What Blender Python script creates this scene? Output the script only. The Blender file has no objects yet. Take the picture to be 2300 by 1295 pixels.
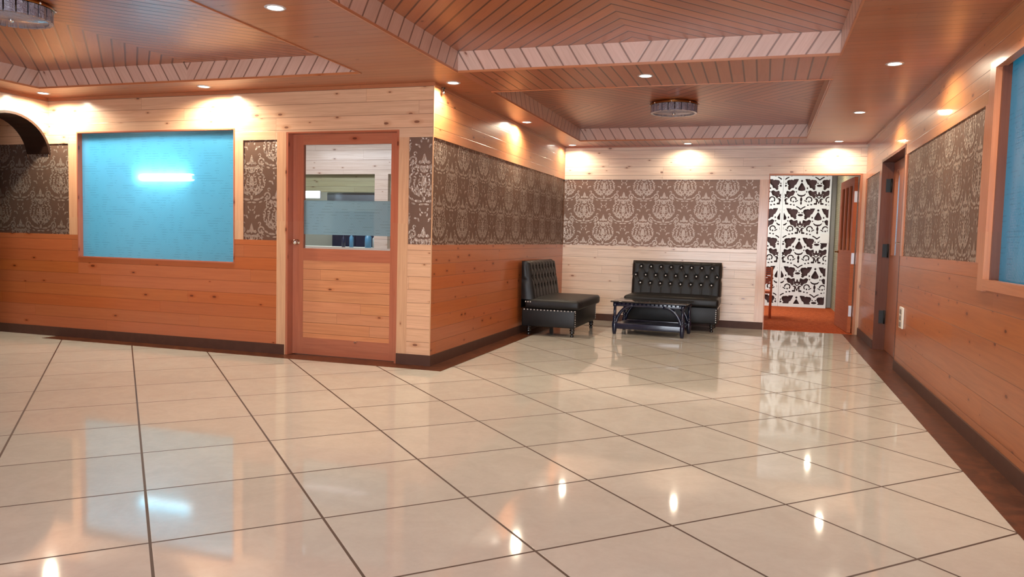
import bpy, bmesh, math, random
import numpy as np
from mathutils import Vector, Matrix

random.seed(7)
C = bpy.context.scene.collection
SC = bpy.context.scene

# ------------------------------------------------------------------ camera
PITCH, YAW, ROLL, FPX = -0.06615575541024626, 0.31320475575163664, 0.024772951737261274, 1722.0629
F = Vector((-math.sin(YAW) * math.cos(PITCH), math.cos(YAW) * math.cos(PITCH), math.sin(PITCH)))
R_ = Vector((math.cos(YAW), math.sin(YAW), 0))
U_ = R_.cross(F)
R2 = R_ * math.cos(ROLL) + U_ * math.sin(ROLL)
U2 = -R_ * math.sin(ROLL) + U_ * math.cos(ROLL)
cam = bpy.data.cameras.new('camera')
cam.sensor_width = 36.0
cam.lens = FPX / 2300 * 36.0
cam.clip_start = 0.05
cam_o = bpy.data.objects.new('camera', cam)
m = Matrix(((R2.x, U2.x, -F.x, 0), (R2.y, U2.y, -F.y, 0), (R2.z, U2.z, -F.z, 1.2), (0, 0, 0, 1)))
cam_o.matrix_world = m
C.objects.link(cam_o)
SC.camera = cam_o

# ------------------------------------------------------------------ colour management
SC.view_settings.view_transform = 'Standard'
SC.view_settings.look = 'None'
SC.view_settings.gamma = 1.0
SC.view_settings.use_curve_mapping = False
SC.view_settings.exposure = -0.64
SC.cycles.use_denoising = True
SC.cycles.max_bounces = 10
SC.cycles.diffuse_bounces = 5
SC.cycles.glossy_bounces = 5
SC.cycles.transmission_bounces = 8
SC.cycles.sample_clamp_indirect = 8.0

# ------------------------------------------------------------------ room sizes (metres)
XP, YF, XR, YB = -2.862, 6.425, 1.285, 11.279      # partition wall, front wall, right wall, back wall
ZB, ZR, ZT, ZC = 0.10, 1.116, 2.09, 2.573          # baseboard, wainscot top, wallpaper top, soffit
ZK = 2.743                                         # coffer ceiling
WB = 0.199
XL = -7.40                                         # plane of the arch header
YREAR = -2.6
XFAR = -10.4

# ------------------------------------------------------------------ world (daylight outside the rear windows)
W = bpy.data.worlds.new('World')
SC.world = W
W.use_nodes = True
bg = W.node_tree.nodes['Background']
bg.inputs[0].default_value = (0.62, 0.76, 1.0, 1)
bg.inputs[1].default_value = 0.6


def area(name, loc, target, sx, sy, power, color):
    l = bpy.data.lights.new(name, 'AREA')
    l.shape = 'RECTANGLE'
    l.size, l.size_y, l.energy, l.color = sx, sy, power, color
    o = bpy.data.objects.new(name, l)
    o.location = loc
    o.rotation_euler = (Vector(target) - Vector(loc)).to_track_quat('-Z', 'Y').to_euler()
    C.objects.link(o)
    return o


# daylight entering through the rear window
area('daylight_rear', (-0.9, YREAR - 0.16, 1.35), (-0.9, 6, 1.25), 4.0, 2.0, 680, (0.85, 0.92, 1.0))


# ------------------------------------------------------------------ node helper
class NT:
    def __init__(s, name):
        s.m = bpy.data.materials.new(name)
        s.m.use_nodes = True
        s.t = s.m.node_tree
        s.t.nodes.clear()
        s.out = s.n('ShaderNodeOutputMaterial')

    def n(s, typ, **kw):
        nd = s.t.nodes.new(typ)
        for k, v in kw.items():
            setattr(nd, k, v)
        return nd

    def set(s, sock, v):
        if isinstance(v, bpy.types.NodeSocket):
            s.t.links.new(v, sock)
        elif v is not None:
            if hasattr(sock, 'default_value'):
                try:
                    sock.default_value = v
                except Exception:
                    sock.default_value = (*v, 1.0)

    def math(s, op, a, b=None, c=None, clamp=False):
        nd = s.n('ShaderNodeMath', operation=op, use_clamp=clamp)
        for i, v in enumerate((a, b, c)):
            if v is not None:
                s.set(nd.inputs[i], v)
        return nd.outputs[0]

    def comb(s, x, y, z=0.0):
        nd = s.n('ShaderNodeCombineXYZ')
        for i, v in enumerate((x, y, z)):
            s.set(nd.inputs[i], v)
        return nd.outputs[0]

    def sep(s, v):
        nd = s.n('ShaderNodeSeparateXYZ')
        s.set(nd.inputs[0], v)
        return nd.outputs

    def mix(s, f, a, b, blend='MIX'):
        nd = s.n('ShaderNodeMix', data_type='RGBA', blend_type=blend)
        s.set(nd.inputs[0], f)
        s.set(nd.inputs[6], a if isinstance(a, bpy.types.NodeSocket) else (*a[:3], 1))
        s.set(nd.inputs[7], b if isinstance(b, bpy.types.NodeSocket) else (*b[:3], 1))
        return nd.outputs[2]

    def noise(s, vec, scale, detail=4.0, rough=0.55, dist=0.0):
        nd = s.n('ShaderNodeTexNoise')
        s.set(nd.inputs['Vector'], vec)
        s.set(nd.inputs['Scale'], scale)
        s.set(nd.inputs['Detail'], detail)
        s.set(nd.inputs['Roughness'], rough)
        s.set(nd.inputs['Distortion'], dist)
        return nd.outputs['Fac']

    def white(s, vec):
        nd = s.n('ShaderNodeTexWhiteNoise', noise_dimensions='3D')
        s.set(nd.inputs['Vector'], vec)
        return nd.outputs['Value'], nd.outputs['Color']

    def ramp(s, v, lo, hi, a=0.0, b=1.0):
        nd = s.n('ShaderNodeMapRange', interpolation_type='SMOOTHSTEP')
        s.set(nd.inputs[0], v)
        for i, q in enumerate((lo, hi, a, b)):
            s.set(nd.inputs[1 + i], q)
        return nd.outputs[0]

    def bump(s, h, strength=0.3, dist=0.002, normal=None):
        nd = s.n('ShaderNodeBump')
        s.set(nd.inputs['Strength'], strength)
        s.set(nd.inputs['Distance'], dist)
        s.set(nd.inputs['Height'], h)
        if normal is not None:
            s.set(nd.inputs['Normal'], normal)
        return nd.outputs[0]

    def pbr(s, color, rough=0.5, metal=0.0, normal=None, coat=0.0, coat_rough=0.1, spec=0.5, **kw):
        nd = s.n('ShaderNodeBsdfPrincipled')
        s.set(nd.inputs['Base Color'], color if isinstance(color, bpy.types.NodeSocket) else (*color[:3], 1))
        s.set(nd.inputs['Roughness'], rough)
        s.set(nd.inputs['Metallic'], metal)
        s.set(nd.inputs['Specular IOR Level'], spec)
        s.set(nd.inputs['Coat Weight'], coat)
        s.set(nd.inputs['Coat Roughness'], coat_rough)
        if normal is not None:
            s.set(nd.inputs['Normal'], normal)
        for k, v in kw.items():
            s.set(nd.inputs[k.replace('_', ' ')], v)
        return nd.outputs[0]

    def finish(s, shader):
        s.t.links.new(shader, s.out.inputs[0])
        return s.m


def srgb(r, g, b):
    f = lambda c: (c / 255 / 12.92) if c <= 10 else ((c / 255 + 0.055) / 1.055) ** 2.4
    return (f(r), f(g), f(b))


def plain(name, color, rough=0.5, metal=0.0, coat=0.0, spec=0.5, var=0.0, scale=30.0):
    t = NT(name)
    col = color
    if var:
        g = t.n('ShaderNodeNewGeometry')
        nz = t.noise(g.outputs['Position'], scale, 4)
        col = t.mix(t.math('MULTIPLY', nz, 1.0), tuple(c * (1 - var) for c in color), tuple(min(1, c * (1 + var)) for c in color))
    return t.finish(t.pbr(col, rough, metal, coat=coat, spec=spec))


def wood(name, base, width=0.121, length=2.6, var=0.10, knots=0.6, groove=0.0022, groove_dark=0.35,
         rough=0.34, coat=0.5, coat_rough=0.13, grain=0.28, planks=True, voff=0.0, joint=0.0016, spec=0.5):
    """pine boards: UV u runs along the board, v across, both in metres"""
    t = NT(name)
    uv = t.n('ShaderNodeUVMap')
    u, v, _ = t.sep(uv.outputs[0])
    vv = t.math('ADD', v, voff)
    row = t.math('FLOOR', t.math('DIVIDE', vv, width)) if planks else t.math('MULTIPLY', vv, 0.0)
    fv = t.math('FRACT', t.math('DIVIDE', vv, width)) if planks else None
    r1, _ = t.white(t.comb(row, 3.1, 0.7))
    u2 = t.math('ADD', u, t.math('MULTIPLY', r1, length * 3.7))
    seg = t.math('FLOOR', t.math('DIVIDE', u2, length))
    fu = t.math('FRACT', t.math('DIVIDE', u2, length))
    idv, idc = t.white(t.comb(row, seg, 5.3))
    # grain
    gv = t.comb(t.math('ADD', t.math('MULTIPLY', u2, 1.1), t.math('MULTIPLY', idv, 41.0)), t.math('MULTIPLY', vv, 26.0), t.math('MULTIPLY', idv, 17.0))
    g1 = t.noise(gv, 1.6, 5, 0.6, 0.9)
    gv2 = t.comb(t.math('MULTIPLY', u2, 4.0), t.math('MULTIPLY', vv, 170.0), idv)
    g2 = t.noise(gv2, 1.0, 3, 0.5, 0.2)
    gr = t.math('ADD', t.math('MULTIPLY', t.ramp(g1, 0.3, 0.72), 0.7), t.math('MULTIPLY', g2, 0.3))
    dark = tuple(c * k for c, k in zip(base, (0.66, 0.50, 0.40)))
    light = tuple(min(1.0, c * k) for c, k in zip(base, (1.12, 1.13, 1.12)))
    col = t.mix(t.math('MULTIPLY', gr, grain * 1.9, clamp=True), light, dark)
    # board to board tone
    tone = t.math('ADD', 1.0 - 0.7 * var, t.math('MULTIPLY', idv, 1.4 * var))
    hs = t.n('ShaderNodeHueSaturation')
    t.set(hs.inputs['Hue'], t.math('ADD', 0.5 - 0.002, t.math('MULTIPLY', t.sep(idc)[1], 0.004)))
    t.set(hs.inputs['Saturation'], t.math('ADD', 0.91, t.math('MULTIPLY', t.sep(idc)[2], 0.06)))
    t.set(hs.inputs['Value'], tone)
    t.set(hs.inputs['Color'], col)
    col = hs.outputs[0]
    if knots > 0:
        vo = t.n('ShaderNodeTexVoronoi', voronoi_dimensions='2D', feature='F1')
        t.set(vo.inputs['Vector'], t.comb(t.math('ADD', t.math('MULTIPLY', u2, 3.6), t.math('MULTIPLY', idv, 9.0)), t.math('MULTIPLY', vv, 8.5)))
        t.set(vo.inputs['Scale'], 1.0)
        t.set(vo.inputs['Randomness'], 0.95)
        on = t.math('GREATER_THAN', knots * 0.42, t.sep(vo.outputs['Color'])[0])
        size = t.math('ADD', 0.03, t.math('MULTIPLY', t.sep(vo.outputs['Color'])[1], 0.075))
        rel = t.math('DIVIDE', vo.outputs['Distance'], size)
        core = t.math('MULTIPLY', t.ramp(rel, 0.75, 1.1, 1.0, 0.0), on)
        halo = t.math('MULTIPLY', t.ramp(rel, 0.9, 3.2, 1.0, 0.0), on)
        col = t.mix(t.math('MULTIPLY', halo, 0.45), col, tuple(c * k for c, k in zip(base, (0.72, 0.5, 0.36))))
        col = t.mix(t.math('MULTIPLY', core, 0.82), col, tuple(c * k for c, k in zip(base, (0.22, 0.11, 0.09))))
    h = t.math('MULTIPLY', g2, 0.04)
    if planks:
        d = t.math('MULTIPLY', t.math('SUBTRACT', 0.5, t.math('ABSOLUTE', t.math('SUBTRACT', fv, 0.5))), width)
        gm = t.ramp(d, groove * 0.5, groove * 1.5, 1.0, 0.0)
        du = t.math('MULTIPLY', t.math('SUBTRACT', 0.5, t.math('ABSOLUTE', t.math('SUBTRACT', fu, 0.5))), length)
        gj = t.ramp(du, joint * 0.4, joint * 1.3, 1.0, 0.0)
        gm2 = t.math('MAXIMUM', gm, t.math('MULTIPLY', gj, 0.7))
        col = t.mix(t.math('MULTIPLY', gm2, 1.0 - groove_dark), col, tuple(c * k for c, k in zip(base, (0.18, 0.10, 0.07))))
        h = t.math('SUBTRACT', h, gm)
    nrm = t.bump(h, 0.5, 0.0016)
    # gentle waviness of the varnish
    wv = t.noise(t.comb(t.math('MULTIPLY', u2, 2.0), t.math('MULTIPLY', vv, 14.0), idv), 1.0, 2)
    cn = t.bump(wv, 0.25, 0.0035, nrm)
    sh = t.pbr(col, rough, 0, nrm, coat, coat_rough, spec)
    t.set(sh.node.inputs['Coat Normal'], cn)
    return t.finish(sh)


# ------------------------------------------------------------------ materials
M = {}  # wall pine tones: stain differs, partly light on each wall put into colour
M['pine_pale'] = wood('pine_pale_boards', srgb(212, 168, 134), voff=0.0, knots=0.7, var=0.07)
M['pine_back'] = wood('pine_blond_boards', srgb(232, 208, 188), voff=0.026, knots=0.6, var=0.06, coat=0.35, length=1.9)
M['pine_orange'] = wood('pine_honey_boards', srgb(174, 92, 38), voff=0.026, knots=0.65, var=0.06, length=2.2, groove_dark=0.5, coat=0.25, spec=0.3, grain=0.19)
M['pine_corner'] = wood('pine_corner_boards', srgb(220, 172, 134), voff=0.026, knots=0.75, var=0.06)
M['pine_right'] = wood('pine_amber_boards', srgb(166, 92, 38), coat=0.15, spec=0.25, coat_rough=0.16, width=0.175, voff=0.03, knots=0.6, var=0.07, groove_dark=0.5)
M['pine_right_up'] = wood('pine_amber_upper', srgb(192, 124, 64), coat=0.9, coat_rough=0.07, voff=0.0, knots=0.35, var=0.07)
M['pine_part_up'] = wood('pine_warm_upper', srgb(202, 130, 78), voff=0.0, knots=0.4, var=0.07)
M['ceil'] = wood('ceiling_boards', srgb(164, 92, 48), width=0.105, length=5, var=0.2, knots=0.15, grain=0.25, groove=0.0075, groove_dark=0.05, coat=0.4, coat_rough=0.28)
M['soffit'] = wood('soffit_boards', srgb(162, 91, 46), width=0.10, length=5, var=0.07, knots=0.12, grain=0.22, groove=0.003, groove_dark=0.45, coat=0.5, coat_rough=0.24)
M['soffit_y'] = wood('soffit_wide_boards', srgb(162, 90, 56), width=0.10, length=5, var=0.08, knots=0.15, grain=0.22, groove=0.0065, groove_dark=0.08, coat=0.35, coat_rough=0.26)
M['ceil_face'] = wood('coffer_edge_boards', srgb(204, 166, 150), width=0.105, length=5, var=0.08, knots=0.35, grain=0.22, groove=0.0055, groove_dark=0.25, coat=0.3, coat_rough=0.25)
M['trim_pale'] = wood('pale_pine_trim', srgb(208, 158, 118), planks=False, knots=0.35, var=0.0)
M['trim_mid'] = wood('honey_pine_trim', srgb(186, 112, 66), planks=False, knots=0.3, var=0.0, coat=0.2, spec=0.3)
M['trim_dark'] = wood('dark_stained_trim', srgb(96, 50, 32), planks=False, knots=0.2, var=0.0, coat=0.1, spec=0.2)
M['door_red'] = wood('red_stained_pine', srgb(176, 92, 56), planks=False, knots=0.4, var=0.0)
M['door_panel'] = wood('pine_door_boards', srgb(204, 134, 84), width=0.105, knots=0.75, var=0.06, length=1.6)
M['door_brown'] = wood('brown_door_boards', srgb(156, 84, 42), planks=False, knots=0.2, var=0.0, coat=0.1, spec=0.25)
M['door_orange'] = wood('orange_stained_pine', srgb(180, 90, 42), planks=False, knots=0.2, var=0.0, coat=0.0, spec=0.1, rough=0.6)
M['green_boards'] = wood('olive_boards', srgb(150, 146, 114), width=0.09, knots=0.5, var=0.06)
M['grey_boards'] = wood('grey_pine_boards', srgb(206, 180, 166), width=0.16, knots=0.85, var=0.05, coat=0.2)
M['arch_dark_shade'] = wood('arch_wood_passage_shade', srgb(44, 26, 19), planks=False, knots=0, var=0, coat=0.1)  # dark edging wood; on the passage walls it puts shade into the colour
M['rawshell'] = plain('rough_board_shell', srgb(110, 70, 45), 0.7, var=0.1)
M['white_paint'] = plain('white_paint', srgb(215, 215, 210), 0.7, var=0.03)
M['base_tile'] = plain('brown_baseboard_tile', srgb(84, 56, 46), 0.5, spec=0.25, var=0.22, scale=14)
M['chrome'] = plain('chrome', (0.8, 0.8, 0.8), 0.12, 1.0)
M['black_metal'] = plain('black_metal', (0.02, 0.02, 0.02), 0.35, 0.6)
M['white_metal'] = plain('satin_white_metal', srgb(205, 205, 210), 0.3, 0.5)
M['white_plastic'] = plain('white_plastic', srgb(225, 222, 214), 0.35)
M['grey_plastic'] = plain('grey_plastic', srgb(120, 112, 105), 0.4)
M['brass'] = plain('aged_brass', srgb(150, 96, 48), 0.28, 0.9)


def leather():
    t = NT('black_leather')
    g = t.n('ShaderNodeTexCoord')
    vo = t.n('ShaderNodeTexVoronoi', feature='F1')
    t.set(vo.inputs['Vector'], g.outputs['Object'])
    t.set(vo.inputs['Scale'], 240.0)
    nz = t.noise(g.outputs['Object'], 9.0, 3)
    col = t.mix(nz, srgb(15, 14, 15), srgb(28, 26, 27))
    n = t.bump(vo.outputs['Distance'], 0.12, 0.0008)
    return t.finish(t.pbr(col, 0.46, 0, n, 0.06, 0.3, 0.3))


M['leather'] = leather()
M['lacquer'] = plain('black_blue_lacquer', srgb(11, 19, 46), 0.25, coat=0.35, var=0.25, scale=18)
M['leg_black'] = plain('turned_black_wood', srgb(20, 18, 20), 0.22, coat=0.4)
M['lacquer_top'] = plain('black_lacquer_top', srgb(14, 14, 18), 0.16, coat=0.4)
M['crystal_button'] = plain('crystal_button', (0.9, 0.9, 0.92), 0.15, 0.1, coat=0.6)
M['nail'] = plain('steel_nail', (0.80, 0.80, 0.82), 0.3, 0.5)


def floor_mat():
    t = NT('polished_cream_tiles')
    g = t.n('ShaderNodeNewGeometry')
    x, y, z = t.sep(g.outputs['Position'])
    OX, OY, tt = 0.624, 3.240, 0.6606
    s2 = 2 * tt / math.sqrt(2)
    X = t.math('SUBTRACT', x, OX)
    Y = t.math('SUBTRACT', y, OY)
    a = t.math('DIVIDE', t.math('ADD', X, Y), s2)
    b = t.math('DIVIDE', t.math('SUBTRACT', Y, X), s2)

    def edge(q):
        fr = t.math('FRACT', t.math('ADD', q, 0.5))
        return t.math('MULTIPLY', t.math('ABSOLUTE', t.math('SUBTRACT', fr, 0.5)), tt)
    d = t.math('MINIMUM', edge(a), edge(b))
    gm = t.ramp(d, 0.0048, 0.0064, 1.0, 0.0)
    ida, _ = t.white(t.comb(t.math('FLOOR', a), t.math('FLOOR', b), 2.0))
    cl = t.noise(t.comb(x, y, t.math('MULTIPLY', ida, 30.0)), 5.0, 5, 0.6, 1.2)
    fine = t.noise(t.comb(x, y, t.math('MULTIPLY', ida, 30.0)), 40.0, 3, 0.6)
    f = t.math('ADD', t.math('MULTIPLY', cl, 0.7), t.math('MULTIPLY', fine, 0.3))
    col = t.mix(t.ramp(f, 0.3, 0.7), srgb(200, 195, 186), srgb(209, 205, 196))
    tone = t.n('ShaderNodeHueSaturation')
    t.set(tone.inputs['Value'], t.math('ADD', 0.975, t.math('MULTIPLY', ida, 0.05)))
    t.set(tone.inputs['Color'], col)
    col = t.mix(gm, tone.outputs[0], srgb(70, 44, 32))
    rough = t.math('ADD', 0.055, t.math('MULTIPLY', gm, 0.5))
    wav = t.noise(g.outputs['Position'], 1.3, 2)
    nrm = t.bump(t.math('SUBTRACT', t.math('MULTIPLY', wav, 0.25), gm), 0.25, 0.002)
    return t.finish(t.pbr(col, rough, 0, nrm, 0.0, 0.05, 0.42))


M['floor'] = floor_mat()


def border_mat():
    t = NT('dark_brown_border_tiles')
    g = t.n('ShaderNodeNewGeometry')
    x, y, z = t.sep(g.outputs['Position'])
    nz = t.noise(t.comb(t.math('MULTIPLY', x, 6.0), t.math('MULTIPLY', y, 6.0), 0.0), 1.2, 6, 0.7, 1.5)
    col = t.mix(t.ramp(nz, 0.35, 0.75), srgb(72, 40, 28), srgb(112, 66, 44))
    return t.finish(t.pbr(col, 0.3, 0, None, 0.0, 0.06, 0.3))


M['border'] = border_mat()


def carpet_mat():
    t = NT('orange_carpet')
    g = t.n('ShaderNodeNewGeometry')
    nz = t.noise(g.outputs['Position'], 60.0, 4, 0.7)
    n2 = t.noise(g.outputs['Position'], 14.0, 3, 0.7)
    col = t.mix(t.ramp(t.math('ADD', t.math('MULTIPLY', nz, 0.6), t.math('MULTIPLY', n2, 0.4)), 0.35, 0.65), srgb(150, 56, 24), srgb(206, 104, 56))
    return t.finish(t.pbr(col, 0.95, 0, t.bump(nz, 0.8, 0.006), spec=0.1))


M['carpet'] = carpet_mat()


def paper_mats():
    t = NT('mauve_wallpaper_ground')
    g = t.n('ShaderNodeNewGeometry')
    nz = t.noise(g.outputs['Position'], 160.0, 3, 0.6)
    col = t.mix(nz, srgb(120, 94, 81), srgb(137, 111, 98))
    a = t.finish(t.pbr(col, 0.48, 0.7, t.bump(nz, 0.25, 0.001), spec=0.1))
    t = NT('silver_wallpaper_motif')
    g = t.n('ShaderNodeNewGeometry')
    nz = t.noise(g.outputs['Position'], 90.0, 3, 0.6)
    n2 = t.noise(g.outputs['Position'], 45.0, 2, 0.6)
    col = t.mix(nz, srgb(158, 139, 127), srgb(200, 183, 171))
    b = t.finish(t.pbr(col, 0.44, 0.75, t.bump(n2, 1.0, 0.008)))
    return a, b


M['paper'], M['motif'] = paper_mats()


def frosted(name, tint, scale=70.0, gloss=0.12, clear=0.06):
    t = NT(name)
    uv = t.n('ShaderNodeUVMap')
    u, v, _ = t.sep(uv.outputs[0])
    # pressed grid of little lenses
    a = t.math('SINE', t.math('MULTIPLY', u, scale * 6.283))
    b = t.math('SINE', t.math('MULTIPLY', v, scale * 0.9 * 6.283))
    nz = t.noise(t.comb(u, v, 0.0), 9.0, 3)
    h = t.math('MULTIPLY', t.math('MULTIPLY', a, b), nz)
    nrm = t.bump(h, 0.35, 0.002)
    tr = t.n('ShaderNodeBsdfTranslucent')
    dots = t.ramp(t.math('MULTIPLY', b, t.ramp(nz, 0.42, 0.6)), 0.35, 0.9)
    col = t.mix(t.math('MULTIPLY', dots, 0.4), tint, tuple(c * 0.5 for c in tint))
    t.set(tr.inputs['Color'], col)
    t.set(tr.inputs['Normal'], nrm)
    df = t.n('ShaderNodeBsdfDiffuse')
    t.set(df.inputs['Color'], tuple(c * 0.6 for c in tint) + (1,))
    mx = t.n('ShaderNodeMixShader')
    mx.inputs[0].default_value = 0.25
    t.t.links.new(tr.outputs[0], mx.inputs[1])
    t.t.links.new(df.outputs[0], mx.inputs[2])
    gl = t.n('ShaderNodeBsdfGlossy')
    gl.inputs['Roughness'].default_value = gloss
    t.set(gl.inputs['Normal'], nrm)
    fr = t.n('ShaderNodeFresnel')
    fr.inputs['IOR'].default_value = 1.5
    mx2 = t.n('ShaderNodeMixShader')
    t.t.links.new(fr.outputs[0], mx2.inputs[0])
    t.t.links.new(mx.outputs[0], mx2.inputs[1])
    t.t.links.new(gl.outputs[0], mx2.inputs[2])
    # a little see-through between the pressed lenses
    tp = t.n('ShaderNodeBsdfTransparent')
    mx3 = t.n('ShaderNodeMixShader')
    mx3.inputs[0].default_value = clear
    t.t.links.new(mx2.outputs[0], mx3.inputs[1])
    t.t.links.new(tp.outputs[0], mx3.inputs[2])
    return t.finish(mx3.outputs[0])


M['blue_glass'] = frosted('blue_frosted_glass', (0.11, 0.47, 0.68), scale=44.0)
M['blue_glass_right'] = frosted('teal_frosted_glass', (0.03, 0.31, 0.46), scale=36)
M['frost_band'] = frosted('frosted_film', (0.40, 0.64, 0.76), scale=40)


def clear_glass(name, tint=(0.93, 0.97, 0.98)):
    t = NT(name)
    tr = t.n('ShaderNodeBsdfTransparent')
    t.set(tr.inputs[0], (*tint, 1))
    gl = t.n('ShaderNodeBsdfGlossy')
    gl.inputs['Roughness'].default_value = 0.02
    fr = t.n('ShaderNodeFresnel')
    fr.inputs['IOR'].default_value = 1.35
    mx = t.n('ShaderNodeMixShader')
    t.t.links.new(fr.outputs[0], mx.inputs[0])
    t.t.links.new(tr.outputs[0], mx.inputs[1])
    t.t.links.new(gl.outputs[0], mx.inputs[2])
    return t.finish(mx.outputs[0])


M['clear'] = clear_glass('clear_glass')


def crystal():
    t = NT('cut_crystal_block')
    g = t.n('ShaderNodeTexCoord')
    nz = t.noise(g.outputs['Object'], 26.0, 2, 0.6, 1.5)
    nrm = t.bump(nz, 1.0, 0.02)
    p = t.pbr(srgb(150, 145, 160), 0.14, 0, nrm, 0.6, 0.06, Transmission_Weight=0.22, IOR=1.5)
    return t.finish(p)


M['crystal'] = crystal()


def emis(name, col, strength):
    t = NT(name)
    e = t.n('ShaderNodeEmission')
    e.inputs[0].default_value = (*col, 1)
    e.inputs[1].default_value = strength
    return t.finish(e.outputs[0])


M['bulb'] = emis('lamp_light', (1.0, 0.93, 0.82), 28)
M['tube'] = emis('fluorescent_light', (0.9, 0.97, 1.0), 14)
M['window_tube'] = emis('window_tube_light', (1.0, 0.99, 0.97), 28)


def stone_mat():
    t = NT('stacked_stone')
    g = t.n('ShaderNodeNewGeometry')
    x, y, z = t.sep(g.outputs['Position'])
    br = t.n('ShaderNodeTexBrick')
    t.set(br.inputs['Vector'], t.comb(y, z, 0.0))
    br.inputs['Color1'].default_value = (*srgb(150, 138, 104), 1)
    br.inputs['Color2'].default_value = (*srgb(96, 88, 66), 1)
    br.inputs['Mortar'].default_value = (*srgb(52, 48, 36), 1)
    br.inputs['Scale'].default_value = 6.0
    br.inputs['Mortar Size'].default_value = 0.02
    nz = t.noise(g.outputs['Position'], 18.0, 5, 0.7)
    col = t.mix(t.math('MULTIPLY', nz, 0.7), br.outputs[0], srgb(176, 164, 128))
    return t.finish(t.pbr(col, 0.5, 0, t.bump(t.math('ADD', nz, br.outputs[1]), 0.6, 0.01)))


M['stone'] = stone_mat()
M['screen_white'] = plain('white_carved_board', srgb(226, 226, 220), 0.45, var=0.03)
M['screen_dark'] = plain('dark_maroon_backing', srgb(66, 34, 30), 0.6, var=0.1)
M['grille_orange'] = plain('orange_rattan', srgb(206, 104, 62), 0.6, var=0.15)
M['steel'] = plain('brushed_steel', srgb(150, 160, 170), 0.3, 1.0)
M['navy'] = plain('navy_gloss', srgb(24, 36, 66), 0.3, var=0.2)
M['blue_plastic'] = plain('blue_plastic', srgb(84, 140, 176), 0.3)


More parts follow.
